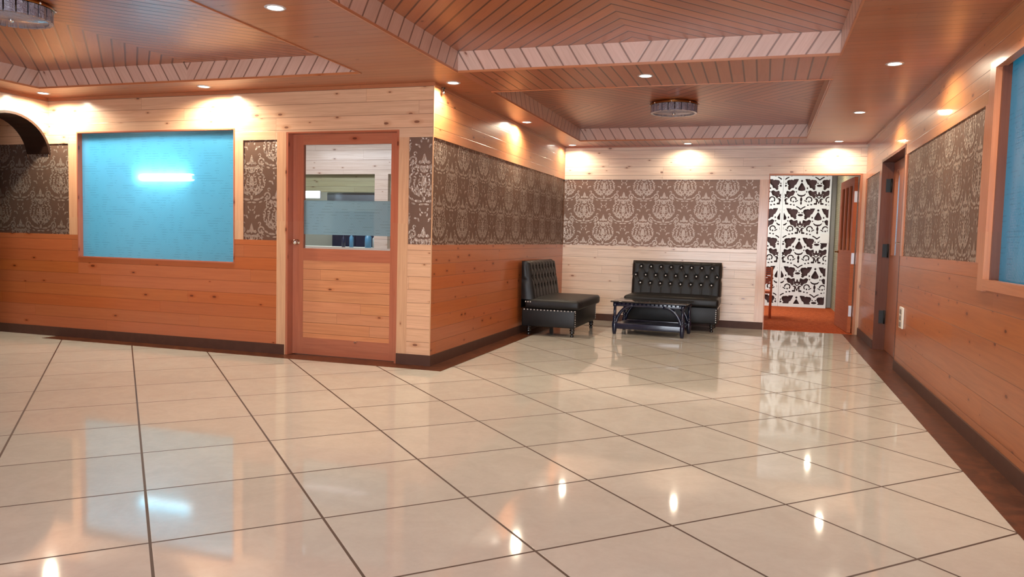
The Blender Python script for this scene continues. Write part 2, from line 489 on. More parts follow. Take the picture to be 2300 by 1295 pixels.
# ------------------------------------------------------------------ mesh builder
class MB:
    def __init__(s):
        s.v, s.f, s.mi, s.uv, s.sm = [], [], [], [], []

    def face(s, pts, mi=0, uv=None, smooth=False):
        b = len(s.v)
        s.v += [tuple(p) for p in pts]
        s.f.append(tuple(range(b, b + len(pts))))
        s.mi.append(mi)
        s.uv.append(uv if uv is not None else [(p[0], p[2]) for p in pts])
        s.sm.append(smooth)

    def box(s, x0, x1, y0, y1, z0, z1, mi=0, along='x', skip=''):
        a = 'xyz'.index(along)
        P = lambda i, j, k: ((x0, x1)[i], (y0, y1)[j], (z0, z1)[k])
        faces = {'x-': [P(0, 1, 0), P(0, 0, 0), P(0, 0, 1), P(0, 1, 1)], 'x+': [P(1, 0, 0), P(1, 1, 0), P(1, 1, 1), P(1, 0, 1)],
                 'y-': [P(0, 0, 0), P(1, 0, 0), P(1, 0, 1), P(0, 0, 1)], 'y+': [P(1, 1, 0), P(0, 1, 0), P(0, 1, 1), P(1, 1, 1)],
                 'z-': [P(0, 1, 0), P(1, 1, 0), P(1, 0, 0), P(0, 0, 0)], 'z+': [P(0, 0, 1), P(1, 0, 1), P(1, 1, 1), P(0, 1, 1)]}
        for k, pts in faces.items():
            if k in skip:
                continue
            n = 'xyz'.index(k[0])
            rest = [i for i in range(3) if i != n]
            ua = a if a in rest else (rest[0])
            va = [i for i in rest if i != ua][0]
            s.face(pts, mi, [(p[ua], p[va]) for p in pts])

    def grid(s, fn, nu, nv, mi=0, smooth=True, flip=False, closed_u=False):
        b = len(s.v)
        for j in range(nv + 1):
            for i in range(nu + 1):
                s.v.append(tuple(fn(i / nu, j / nv)))
        w = nu + 1
        for j in range(nv):
            for i in range(nu):
                q = [b + j * w + i, b + j * w + i + 1, b + (j + 1) * w + i + 1, b + (j + 1) * w + i]
                if flip:
                    q.reverse()
                s.f.append(tuple(q))
                s.mi.append(mi)
                s.uv.append([(s.v[k][0], s.v[k][2]) for k in q])
                s.sm.append(smooth)

    def lathe(s, prof, seg=16, cx=0, cy=0, mi=0, axis='z', c=(0, 0, 0)):
        def fn(u, v):
            t = v * (len(prof) - 1)
            k = min(int(t), len(prof) - 2)
            fr = t - k
            r = prof[k][0] * (1 - fr) + prof[k + 1][0] * fr
            z = prof[k][1] * (1 - fr) + prof[k + 1][1] * fr
            a = u * 2 * math.pi
            p = (cx + r * math.cos(a), cy + r * math.sin(a), z)
            if axis == 'y':
                p = (c[0] + r * math.cos(a), c[1] + z, c[2] + r * math.sin(a))
            if axis == 'x':
                p = (c[0] + z, c[1] + r * math.cos(a), c[2] + r * math.sin(a))
            return p
        s.grid(fn, seg, len(prof) - 1, mi, True)

    def tube(s, pts, r, seg=8, mi=0, sq=1.0):
        pts = [Vector(p) for p in pts]
        n = len(pts)
        rr = r if isinstance(r, (list, tuple)) else [r] * n
        b = len(s.v)
        ref = Vector((0, 1, 0))
        for i in range(n):
            d = (pts[min(i + 1, n - 1)] - pts[max(i - 1, 0)]).normalized()
            rf = ref if abs(d.dot(ref)) < 0.9 else Vector((1, 0, 0))
            a = d.cross(rf).normalized()
            c = a.cross(d)
            for k in range(seg):
                t = 2 * math.pi * k / seg
                s.v.append(tuple(pts[i] + a * (math.cos(t) * rr[i]) + c * (math.sin(t) * rr[i] * sq)))
        for i in range(n - 1):
            for k in range(seg):
                q = (b + i * seg + k, b + i * seg + (k + 1) % seg, b + (i + 1) * seg + (k + 1) % seg, b + (i + 1) * seg + k)
                s.f.append(q)
                s.mi.append(mi)
                s.uv.append([(0, 0)] * 4)
                s.sm.append(True)
        for e in (0, n - 1):
            q = tuple(b + e * seg + k for k in range(seg))
            s.f.append(q if e else q[::-1])
            s.mi.append(mi)
            s.uv.append([(0, 0)] * seg)
            s.sm.append(False)

    def rbox(s, x0, x1, y0, y1, z0, z1, r, mi=0, seg=3, puff=None):
        """box with rounded edges (and an optional puffing function)"""
        bm = bmesh.new()
        bmesh.ops.create_cube(bm, size=1.0)
        for v in bm.verts:
            v.co = Vector(((x0 + x1) / 2 + v.co.x * (x1 - x0), (y0 + y1) / 2 + v.co.y * (y1 - y0), (z0 + z1) / 2 + v.co.z * (z1 - z0)))
        bmesh.ops.bevel(bm, geom=bm.edges[:], offset=r, segments=seg, affect='EDGES', profile=0.5)
        if puff:
            bmesh.ops.subdivide_edges(bm, edges=[e for e in bm.edges if e.calc_length() > 0.08], cuts=5, use_grid_fill=True)
            for v in bm.verts:
                v.co = Vector(puff(v.co))
        b = len(s.v)
        bm.verts.index_update()
        s.v += [tuple(v.co) for v in bm.verts]
        for f in bm.faces:
            s.f.append(tuple(b + v.index for v in f.verts))
            s.mi.append(mi)
            s.uv.append([(v.co.x, v.co.z) for v in f.verts])
            s.sm.append(True)
        bm.free()

    def build(s, name, mats, parent=None, weld=False, bevel=0.0, solid=0.0):
        me = bpy.data.meshes.new(name)
        me.from_pydata(s.v, [], s.f)
        for mm in (mats if isinstance(mats, (list, tuple)) else [mats]):
            me.materials.append(mm)
        me.polygons.foreach_set('material_index', s.mi)
        me.polygons.foreach_set('use_smooth', s.sm)
        ul = me.uv_layers.new(name='UVMap')
        flat = [c for fuv in s.uv for p in fuv for c in p]
        ul.data.foreach_set('uv', flat)
        if weld:
            bm = bmesh.new()
            bm.from_mesh(me)
            bmesh.ops.remove_doubles(bm, verts=bm.verts, dist=1e-5)
            bmesh.ops.recalc_face_normals(bm, faces=bm.faces)
            bm.to_mesh(me)
            bm.free()
        me.validate()
        me.update()
        o = bpy.data.objects.new(name, me)
        C.objects.link(o)
        if parent is not None:
            o.parent = parent
        if solid:
            md = o.modifiers.new('thickness', 'SOLIDIFY')
            md.thickness = solid
            md.offset = 0
        if bevel:
            md = o.modifiers.new('bevel', 'BEVEL')
            md.width = bevel
            md.segments = 2
            md.limit_method = 'ANGLE'
        return o


def tag(o, label, cat, group=None, kind=None):
    o['label'] = label
    o['category'] = cat
    if group:
        o['group'] = group
    if kind:
        o['kind'] = kind
    return o


def struct(o):
    o['kind'] = 'structure'
    return o


def empty(name, loc, rz=0.0):
    o = bpy.data.objects.new(name, None)
    o.empty_display_size = 0.1
    o.location = loc
    o.rotation_euler = (0, 0, rz)
    C.objects.link(o)
    return o


def copy_tree(o, parent=None):
    c = o.copy()
    C.objects.link(c)
    if parent is not None:
        c.parent = parent
    for ch in list(o.children):
        copy_tree(ch, c)
    return c


def box(name, dims, mat, parent=None, along='x', bevel=0.0):
    b = MB()
    b.box(*dims, along=along)
    return b.build(name, mat, parent, bevel=bevel, weld=bevel > 0)


# ------------------------------------------------------------------ pattern fields (2-D signed fields, >0 inside)
def f_ell(x, y, cx, cy, a, b, rot=0.0):
    c, s = math.cos(rot), math.sin(rot)
    X, Y = (x - cx) * c + (y - cy) * s, -(x - cx) * s + (y - cy) * c
    return (1 - np.sqrt((X / a) ** 2 + (Y / b) ** 2)) * min(a, b)


def f_arc(x, y, cx, cy, r, t, a0=0.0, a1=360.0):
    """annulus piece, angles in degrees (y down)"""
    d = np.hypot(x - cx, y - cy)
    g = t / 2 - np.abs(r - d)
    if a1 - a0 < 359:
        an = (np.degrees(np.arctan2(y - cy, x - cx)) - a0) % 360
        w = a1 - a0
        out = an > w
        e0 = np.hypot(x - cx - r * math.cos(math.radians(a0)), y - cy - r * math.sin(math.radians(a0)))
        e1 = np.hypot(x - cx - r * math.cos(math.radians(a1)), y - cy - r * math.sin(math.radians(a1)))
        g = np.where(out, t / 2 - np.minimum(e0, e1), g)
    return g


def f_poly(x, y, pts):
    n = len(pts)
    d = np.full(x.shape, 1e9)
    ins = np.zeros(x.shape, bool)
    for i in range(n):
        (ax, ay), (bx, by) = pts[i], pts[(i + 1) % n]
        ex, ey = bx - ax, by - ay
        tt = np.clip(((x - ax) * ex + (y - ay) * ey) / (ex * ex + ey * ey + 1e-9), 0, 1)
        d = np.minimum(d, np.hypot(x - ax - tt * ex, y - ay - tt * ey))
        cond = (ay > y) != (by > y)
        xi = ax + (y - ay) / (by - ay + 1e-12) * ex
        ins ^= cond & (x < xi)
    return np.where(ins, d, -d)


def f_line(x, y, pts, t):
    d = np.full(x.shape, 1e9)
    for (ax, ay), (bx, by) in zip(pts[:-1], pts[1:]):
        ex, ey = bx - ax, by - ay
        tt = np.clip(((x - ax) * ex + (y - ay) * ey) / (ex * ex + ey * ey + 1e-9), 0, 1)
        d = np.minimum(d, np.hypot(x - ax - tt * ex, y - ay - tt * ey))
    return t / 2 - d


def screen_holes(x, y):
    """holes of the carved screen around one teardrop (units: mm-like pixels, y down), mirror symmetric"""
    X = np.abs(x)
    r = f_ell(X, y, 0, -74, 16, 18)
    for q in (
        f_poly(X, y, [(-60, -40), (0, -52), (16, -32), (34, 2), (56, 44), (50, 74), (0, 84), (-60, 84)]),
        f_poly(X, y, [(-70, 178), (0, 178), (48, 160), (72, 122), (56, 126), (32, 144), (0, 148), (-70, 148)]),
        f_ell(X, y, 0, 216, 17, 36), f_ell(X, y, 0, 274, 14, 24),
        f_poly(X, y, [(46, -104), (92, -104), (120, -86), (160, -96), (206, -70), (212, -22), (190, 8), (206, 56), (178, 72), (150, 40), (118, 36), (108, -4), (84, -20), (62, -64)]),
        f_poly(X, y, [(92, 92), (128, 70), (168, 94), (218, 78), (228, 114), (200, 132), (212, 182), (186, 204), (158, 166), (120, 154)]),
        f_arc(X, y, 116, 218, 40, 19, 180, 400), f_ell(X, y, 238, 150, 15, 19),
        f_line(X, y, [(196, 288), (228, 288), (228, 208), (206, 208)], 19), f_ell(X, y, 206, 282, 19, 15),
        f_line(X, y, [(52, 232), (84, 252)], 16), f_ell(X, y, 152, 296, 16, 11), f_ell(X, y, 104, 304, 14, 11),
        f_ell(X, y, 116, 250, 12, 14), f_ell(X, y, 84, 40, 11, 16), f_ell(X, y, 76, 96, 10, 12),
        f_line(X, y, [(0, 372), (34, 344), (62, 330)], 18), f_arc(X, y, 74, 406, 27, 19, 50, 310), f_ell(X, y, 150, 366, 11, 11),
        f_ell(X, y, 0, 462, 40, 19), f_ell(X, y, 70, 478, 17, 11), f_ell(X, y, 24, 424, 10, 12),
        f_ell(X, y, 0, -330, 14, 36), f_ell(X, y, 44, -326, 10, 28), f_line(X, y, [(0, -262), (40, -292)], 15), f_ell(X, y, 88, -300, 13, 10),
    ):
        r = np.maximum(r, q)
    # V between two hooks
    r = np.maximum(r, f_line(X, y, [(260 - 24, 208), (260, 278)], 13))
    return r


def screen_field(x, z, x0, z0, xm):
    """solid > 0; x0,z0 a teardrop centre, xm the mirror plane of the two panels"""
    k = 0.00121
    f = np.full(x.shape, 1.0)
    for i in range(-3, 5):
        for j in range(-3, 6):
            cx = x0 + (260 * k) * i
            cz = z0 - (460 * k) * (2 * j + (i % 2))
            h = screen_holes((x - cx) / k, (cz - z) / k)
            f = np.minimum(f, -h * k)
    return f


def paper_motif(x, y):
    """one damask medallion, tip at (0,0), y down, units about 1.2 mm"""
    X = np.abs(x)
    r = f_poly(X, y, [(-40, 0), (0, 0), (8, 18), (27, 76), (10, 70), (0, 90), (-40, 90)])
    L = [f_ell(X, y, 0, 122, 17, 26), f_ell(X, y, 0, 206, 19, 40), f_ell(X, y, 0, 274, 14, 20)]
    rnd = random.Random(3)
    # rows of little curls that fill the teardrop
    for (rx, ry, n, rad, th) in ((122, 122, 12, 15, 10), (82, 88, 8, 15, 10), (42, 52, 5, 13, 9)):
        for k in range(n):
            a = math.radians(-74 + 158 * (k + 0.5) / n)
            pinch = 1.0 - 0.42 * max(0.0, -math.sin(a))
            cx, cy = rx * math.cos(a) * pinch, 196 + ry * math.sin(a) - 18 * max(0.0, -math.sin(a))
            if cx < 10:
                cx = 10
            if (k + int(rx)) % 2:
                st = rnd.uniform(0, 360)
                L.append(f_arc(X, y, cx, cy, rad * 0.85, th, st, st + 260))
            else:
                L.append(f_ell(X, y, cx, cy, rad * 1.2, rad * 0.5, a + rnd.uniform(0.4, 1.2)))
    L += [f_arc(X, y, 62, 286, 20, 11, 20, 330)]
    T = np.maximum(f_ell(X, y, 0, 202, 134, 128), f_poly(X, y, [(-128, 180), (-50, 72), (0, -6), (50, 72), (128, 180), (60, 240), (-60, 240)]))
    for q in L:
        r = np.maximum(r, q)
    r = np.minimum(r, T)                                   # everything so far stays inside the teardrop
    L = [f_arc(X, y, 148, 326, 25, 13, -170, 140), f_ell(X, y, 146, 330, 10, 10),
         f_ell(X, y, 100, 340, 20, 8, -0.5), f_ell(X, y, 0, 342, 12, 20), f_ell(X, y, 48, 356, 34, 9, -0.1), f_ell(X, y, 22, 380, 22, 7, 0.1),
         f_ell(X, y, 196, 222, 18, 7, 1.1), f_ell(X, y, 172, 212, 13, 7, 0.2), f_ell(X, y, 212, 186, 13, 7, 1.4),
         f_arc(X, y, 164, 276, 11, 9, 90, 350), f_ell(X, y, 182, 366, 16, 7, 0.6), f_ell(X, y, 84, 374, 18, 7, -0.3), f_ell(X, y, 208, 146, 15, 6, 1.3), f_ell(X, y, 226, 168, 11, 6, 0.5), f_arc(X, y, 132, 372, 12, 8, 200, 460)]
    for q in L:
        r = np.maximum(r, q)
    return r


def paper_field(a, z, a0, z0):
    k = 0.00123
    px, pz = 0.588, 0.334
    f = np.full(a.shape, -1.0)
    i0, i1 = int(math.floor((a.min() - a0) / (px / 2))) - 1, int(math.ceil((a.max() - a0) / (px / 2))) + 1
    for i in range(i0, i1 + 1):
        for j in range(-3, 5):
            cx = a0 + i * px / 2
            cz = z0 - pz * (2 * j + (i % 2))
            if cz - 0.48 > z.max() or cz < z.min():
                continue
            colsel = (np.abs(a[0] - cx) < 0.32)
            if not colsel.any():
                continue
            c0, c1 = np.where(colsel)[0][[0, -1]]
            h = paper_motif((a[:, c0:c1 + 1] - cx) / k, (cz - z[:, c0:c1 + 1]) / k)
            f[:, c0:c1 + 1] = np.maximum(f[:, c0:c1 + 1], h * k)
    return f


def marching(fieldfn, a0, a1, z0, z1, step):
    """polygons (2-D) of the region where the field is positive"""
    na, nz = max(2, round((a1 - a0) / step)), max(2, round((z1 - z0) / step))
    A, Z = np.meshgrid(np.linspace(a0, a1, na + 1), np.linspace(z0, z1, nz + 1))
    Fv = fieldfn(A, Z)
    Fv = np.where(np.abs(Fv) < 1e-7, 1e-7, Fv)
    verts, vid, polys = [], {}, []
    av, zv = A[0], Z[:, 0]

    def vert(key, p):
        if key not in vid:
            vid[key] = len(verts)
            verts.append(p)
        return vid[key]
    pos = Fv > 0
    cnt = pos[:-1, :-1].astype(int) + pos[1:, :-1] + pos[:-1, 1:] + pos[1:, 1:]
    for j, i in zip(*np.nonzero(cnt)):
        j, i = int(j), int(i)
        cs = ((j, i), (j, i + 1), (j + 1, i + 1), (j + 1, i))
        poly = []
        for k in range(4):
            p, q = cs[k], cs[(k + 1) % 4]
            fp, fq = Fv[p], Fv[q]
            if fp > 0:
                poly.append(vert(p, (av[p[1]], zv[p[0]])))
            if (fp > 0) != (fq > 0):
                t = fp / (fp - fq)
                key = (p, q) if p < q else (q, p)
                poly.append(vert(key, (av[p[1]] + t * (av[q[1]] - av[p[1]]), zv[p[0]] + t * (zv[q[0]] - zv[p[0]]))))
        polys.append(poly)
    return verts, polys


def wallpaper(name, axis, at, facing, a0, a1, z0, z1, tipa, tipz, parent, step=0.0085):
    """flat printed paper with a slightly raised silver damask; axis 'y' = wall across x, 'x' = wall along y"""
    b = MB()
    P = (lambda a, z, o: (a, at + facing * o, z)) if axis == 'y' else (lambda a, z, o: (at + facing * o, a, z))
    b.face([P(a0, z0, 0), P(a1, z0, 0), P(a1, z1, 0), P(a0, z1, 0)], 0)
    vs, ps = marching(lambda A, Z: paper_field(A, Z, tipa, tipz), a0, a1, z0, z1, step)
    base = len(b.v)
    b.v += [P(a, z, 0.0012) for a, z in vs]
    for p in ps:
        b.f.append(tuple(base + k for k in p))
        b.mi.append(1)
        b.uv.append([(0, 0)] * len(p))
        b.sm.append(False)
    return b.build(name, [M['paper'], M['motif']], parent)


# =================================================================== SETTING
# ---- floor
b = MB()
b.face([(XFAR, YREAR - 0.1, 0), (1.45, YREAR - 0.1, 0), (1.45, YB + 0.02, 0), (XFAR, YB + 0.02, 0)])
fl = struct(b.build('floor', M['floor']))
b = MB()
b.box(XR - WB, XR, YREAR, YB - 0.0, -0.01, 0.0018)
b.box(XR, XR + 0.16, 8.30, 9.82, -0.01, 0.0018)
struct(b.build('trim_1', M['border']))
b = MB()
b.box(-7.31, XP + WB, YF - WB, YF, -0.01, 0.0018)
b.box(-4.40, -3.21, YF, YF + 0.13, -0.01, 0.0018)
b.box(XP, XP + WB, YF, YB, -0.01, 0.0018)
struct(b.build('trim_2', M['border']))

# ---- front wall (window and glazed door)
WX0, WX1, WZ0, WZ1 = -7.01, -5.0, 0.875, 2.208
DX0, DX1, DZ1 = -4.405, -3.202, 2.160
CL = 0.012
b = MB()
y0, y1 = YF + CL, YF + 0.14
b.box(XFAR, WX0, y0, y1, 0, 2.75)
b.box(WX0, WX1, y0, y1, 0, WZ0)
b.box(WX0, WX1, y0, y1, WZ1, 2.75)
b.box(WX1, DX0, y0, y1, 0, 2.75)
b.box(DX0, DX1, y0, y1, DZ1, 2.75)
b.box(DX1, XP - CL, y0, y1, 0, 2.75)
wall_front = struct(b.build('wall_front', M['rawshell']))
b = MB()
yc0, yc1 = YF, YF + CL
for x0, x1, za in ((XFAR, WX0, ZT), (WX0, WX1, WZ1), (WX1, DX0, ZT), (DX0, DX1, DZ1), (DX1, XP + 0.0, ZT)):
    b.box(x0, x1, yc0, yc1, za, ZC + 0.02)
struct(b.build('upper_boards', M['pine_pale'], wall_front))
b = MB()
for x0, x1, zb in ((XFAR, WX0, ZR), (WX0, WX1, WZ0), (WX1, -4.508, ZR)):
    b.box(x0, x1, yc0, yc1, ZB, zb)
struct(b.build('wainscot', M['pine_orange'], wall_front))
b = MB()
b.box(-3.1, XP, yc0, yc1, ZB, ZR)
o = struct(b.build('wainscot', M['pine_corner'], wall_front))
b = MB()
b.box(-7.13, WX0, yc0, yc1, ZR, ZT, along='z')
b.box(WX1, -4.9, yc0, yc1, ZR, ZT, along='z')
b.box(-4.508, DX0, yc0 - 0.003, yc1, 0, DZ1, along='z')
b.box(DX1, -3.1, yc0 - 0.003, yc1, ZB, ZT, along='z')
struct(b.build('trim_boards', M['trim_pale'], wall_front))
for a0, a1, ta in ((-9.6, -7.13, -7.25), (-4.9, -4.508, -4.807), (-3.1, XP, -2.95)):
    struct(wallpaper('wallpaper', 'y', YF + CL - 0.001, -1, a0, a1, ZR, ZT, ta, 1.95, wall_front))
# reveals: thin linings of window and door openings
b = MB()
b.box(WX0 - 0.001, WX0 + 0.012, YF - 0.004, y1, WZ0, WZ1, along='z')
b.box(WX1 - 0.012, WX1 + 0.001, YF - 0.004, y1, WZ0, WZ1, along='z')
b.box(WX0 + 0.012, WX1 - 0.012, YF - 0.004, y1, WZ1 - 0.012, WZ1 + 0.001)
b.box(WX0 + 0.012, WX1 - 0.012, YF - 0.008, y1, WZ0 - 0.001, WZ0 + 0.012)
win1 = struct(b.build('window_1', M['door_red']))
b = MB()
b.box(WX0 + 0.012, WX1 - 0.012, YF + 0.056, YF + 0.062, WZ0 + 0.012, WZ1 - 0.012, skip=('x-', 'x+', 'y+', 'z-', 'z+'))
struct(b.build('frosted_pane', M['blue_glass'], win1))
b = MB()
b.box(DX0, DX0 + 0.022, YF - 0.002, y1, 0, DZ1, along='z')
b.box(DX1 - 0.022, DX1, YF - 0.002, y1, 0, DZ1, along='z')
b.box(DX0 + 0.022, DX1 - 0.022, YF - 0.002, y1, DZ1 - 0.012, DZ1)
dfr = struct(b.build('trim_3', M['door_red']))
# baseboards of the front wall
b = MB()
b.box(XFAR, -4.418, YF - 0.012, YF + CL, 0, ZB)
b.box(-3.2, XP + 0.012, YF - 0.012, YF + CL, 0, ZB)
struct(b.build('baseboard_front', M['base_tile'], bevel=0.002))

# ---- glazed door (door_1)
YD = YF + 0.082
d1 = struct(empty('door_1', (DX0 + 0.024, YD, 0.006)))
dw, dh = DX1 - DX0 - 0.048, DZ1 - 0.02
gx0, gx1, gz0, gz1 = 0.115, dw - 0.095, 1.042, 2.04
pz0, pz1 = 0.165, 0.925
b = MB()
b.box(0, gx0, 0, 0.04, 0, dh, along='z')
b.box(gx1, dw, 0, 0.04, 0, dh, along='z')
b.box(gx0, gx1, 0, 0.04, gz1, dh)
b.box(gx0, gx1, 0, 0.04, pz1, gz0)
b.box(gx0, gx1, 0, 0.04, 0, pz0)
struct(b.build('leaf', M['door_red'], d1))
b = MB()
b.box(gx0, gx1, 0.006, 0.03, pz0, pz1)
struct(b.build('plank_panel', M['door_panel'], d1))
b = MB()
b.box(gx0, gx1, 0.016, 0.022, gz0, 1.178)
b.box(gx0, gx1, 0.016, 0.022, 1.508, gz1)
struct(b.build('glass_pane', M['clear'], d1))
b = MB()
b.box(gx0, gx1, 0.016, 0.022, 1.178, 1.508, skip=('x-', 'x+', 'y+', 'z-', 'z+'))
struct(b.build('frosted_band', M['frost_band'], d1))
b = MB()
kp = [(0.0, 0.0), (0.026, 0.0), (0.026, -0.006), (0.011, -0.008), (0.010, -0.03), (0.022, -0.036), (0.028, -0.05), (0.024, -0.064), (0.0, -0.068)]
b.lathe(kp, 20, axis='y', c=(0.055, 0.0, 1.10))
hn = struct(b.build('door_knob', M['chrome'], d1))
hn['label'] = 'chrome knob'
b = MB()
b.lathe([(0.0, 0.0), (0.012, 0.0), (0.012, -0.02), (0.007, -0.024), (0.006, -0.034), (0, -0.036)], 12, axis='y', c=(0.71, 0.0, 0.155))
hn = struct(b.build('door_bolt', M['chrome'], d1))
hn['label'] = 'small chrome bolt'

# ---- partition side wall
b = MB()
b.box(XP - 0.12, XP - CL, YF + 0.14, YB + 0.1, 0, 2.75)
wall_part = struct(b.build('wall_partition', M['rawshell']))
b = MB()
b.box(XP - CL, XP, YF + 0.002, YB, ZT, ZC + 0.02, along='y')
struct(b.build('upper_boards', M['pine_part_up'], wall_part))
b = MB()
b.box(XP - CL, XP, YF + 0.002, YB, ZB, ZR, along='y')
struct(b.build('wainscot', M['pine_orange'], wall_part))
struct(wallpaper('wallpaper', 'x', XP - CL + 0.001, 1, YF + 0.002, YB, ZR, ZT, 6.9, 1.916, wall_part))
b = MB()
b.box(XP - CL + 0.001, XP + 0.0119, YF + CL, YB, 0, ZB, along='y')
struct(b.build('baseboard_partition', M['base_tile'], bevel=0.002))
# corner bead
b = MB()
b.box(XP - 0.006, XP + 0.003, YF - 0.003, YF + 0.006, ZB, ZC, along='z')
struct(b.build('trim_4', M['trim_pale']))

# ---- back wall with doorway
BX0, BX1, BZ1 = 0.055, 1.245, 2.172
b = MB()
b.box(XP - 0.12, BX0, YB + CL, YB + 0.12, 0, 2.75)
b.box(BX0, BX1, YB + CL, YB + 0.12, BZ1, 2.75)
b.box(BX1, XR + 0.12, YB + CL, YB + 0.12, 0, 2.75)
wall_back = struct(b.build('wall_back', M['rawshell']))
b = MB()
b.box(XP, BX0, YB, YB + CL, ZT, ZC + 0.02)
b.box(BX0, BX1, YB, YB + CL, BZ1, ZC + 0.02)
b.box(BX1, XR, YB, YB + CL, BZ1, ZC + 0.02)
struct(b.build('upper_boards', M['pine_back'], wall_back))
b = MB()
b.box(XP, -0.065, YB, YB + CL, ZB, ZR)
struct(b.build('wainscot', M['pine_back'], wall_back))
struct(wallpaper('wallpaper', 'y', YB + CL - 0.001, -1, XP, -0.065, ZR, ZT, -1.965, 1.916, wall_back))
b = MB()
b.box(-0.065, BX0, YB - 0.004, YB + CL, ZB, ZT, along='z')
b.box(BX1, XR, YB - 0.004, YB + CL, 0, BZ1, along='z')
struct(b.build('trim_boards', M['trim_pale'], wall_back))
b = MB()
b.box(BX0, BX0 + 0.014, YB - 0.006, YB + 0.12, 0, BZ1, along='z')
b.box(BX1 - 0.03, BX1, YB - 0.006, YB + 0.12, 0, BZ1, along='z')
b.box(BX0 + 0.014, BX1 - 0.03, YB - 0.006, YB + 0.12, BZ1 - 0.022, BZ1)
struct(b.build('trim_5', M['trim_mid']))
b = MB()
b.box(XP + 0.012, BX0 - 0.001, YB - 0.012, YB + CL, 0, ZB)
struct(b.build('baseboard_back', M['base_tile'], bevel=0.002))

# ---- right wall with door recess and frosted window
RY0, RY1, RZ1 = 8.29, 9.83, 2.2
VY0, VY1, VZ0, VZ1 = 2.9, 5.25, 1.01, 2.30
b = MB()
xa, xb = XR + CL, XR + 0.16
for ya, yb_, za, zb in ((YREAR, VY0, 0, 2.75), (VY0, VY1, 0, VZ0), (VY0, VY1, VZ1, 2.75), (VY1, RY0, 0, 2.75), (RY0, RY1, RZ1, 2.75), (RY1, YB + 0.012, 0, 2.75)):
    b.box(xa, xb, ya, yb_, za, zb, along='y')
wall_right = struct(b.build('wall_right', M['rawshell']))
b = MB()
for ya, yb_, za in ((YREAR, VY0, ZT), (VY0, VY1, VZ1), (VY1, RY0, ZT), (RY0, RY1, RZ1), (RY1, YB, ZT)):
    b.box(XR, XR + CL, ya, yb_, za, ZC + 0.02, along='y')
struct(b.build('upper_boards', M['pine_right_up'], wall_right))
b = MB()
for ya, yb_, zb in ((YREAR, VY0, ZR), (VY0, VY1, VZ0), (VY1, RY0, ZR), (RY1, YB, ZR)):
    b.box(XR, XR + CL, ya, yb_, ZB, zb, along='y')
struct(b.build('wainscot', M['pine_right'], wall_right))
struct(wallpaper('wallpaper', 'x', XR + CL - 0.001, -1, 5.49, 8.19, ZR, ZT, 6.2, 1.93, wall_right))
struct(wallpaper('wallpaper', 'x', XR + CL - 0.001, -1, 10.0, 11.2, ZR, ZT, 10.4, 1.93, wall_right))
struct(wallpaper('wallpaper', 'x', XR + CL - 0.001, -1, 0.4, 2.66, ZR, ZT, 1.0, 1.93, wall_right, step=0.012))
b = MB()
for ya, yb_ in ((8.19, RY0), (RY1, 10.0), (11.2, YB), (5.35, 5.49), (2.66, 2.8), (YREAR, 0.4)):
    b.box(XR - 0.003, XR + CL, ya, yb_, ZR, ZT, along='z')
struct(b.build('trim_boards', M['trim_mid'], wall_right))
b = MB()
b.box(XR - 0.012, XR + CL, YREAR, RY0 - 0.02, 0, ZB, along='y')
b.box(XR - 0.012, XR + CL, RY1 + 0.02, YB - 0.004, 0, ZB, along='y')
struct(b.build('baseboard_right', M['base_tile'], bevel=0.002))
# moulded frame of the right window
b = MB()
for (ya, yb_, za, zb, al) in ((VY1 - 0.02, VY1 + 0.10, VZ0 - 0.06, VZ1 + 0.02, 'z'), (VY0 - 0.10, VY0 + 0.02, VZ0 - 0.06, VZ1 + 0.02, 'z'),
                              (VY0 + 0.02, VY1 - 0.02, VZ1 - 0.03, VZ1 + 0.02, 'y'), (VY0 + 0.02, VY1 - 0.02, VZ0 - 0.05, VZ0 + 0.01, 'y')):
    b.box(XR - 0.022, XR + 0.03, ya, yb_, za, zb, along=al)
win2 = struct(b.build('window_2', M['trim_mid'], bevel=0.006))
b = MB()
b.box(XR + 0.012, XR + 0.10, VY1 - 0.05, VY1, VZ0, VZ1, along='z')
b.box(XR + 0.012, XR + 0.10, VY0, VY0 + 0.05, VZ0, VZ1, along='z')
struct(b.build('glazing_bead', M['trim_dark'], win2))
b = MB()
b.face([(XR + 0.055, VY1 - 0.05, VZ0), (XR + 0.055, VY0 + 0.05, VZ0), (XR + 0.055, VY0 + 0.05, VZ1), (XR + 0.055, VY1 - 0.05, VZ1)], 0,
       [(VY1, VZ0), (VY0, VZ0), (VY0, VZ1), (VY1, VZ1)])
b.face([(XR + 0.061, VY1 - 0.05, VZ0), (XR + 0.061, VY1 - 0.05, VZ1), (XR + 0.061, VY0 + 0.05, VZ1), (XR + 0.061, VY0 + 0.05, VZ0)], 0,
       [(VY1, VZ0), (VY1, VZ1), (VY0, VZ1), (VY0, VZ0)])
b.f.pop(); b.mi.pop(); b.uv.pop(); b.sm.pop(); b.v = b.v[:-4]
struct(b.build('frosted_pane', M['blue_glass_right'], win2))
area('daylight_right_window', (XR + 0.75, 4.1, 1.75), (XR, 4.1, 1.6), 2.4, 1.5, 24, (0.85, 0.95, 1.0))

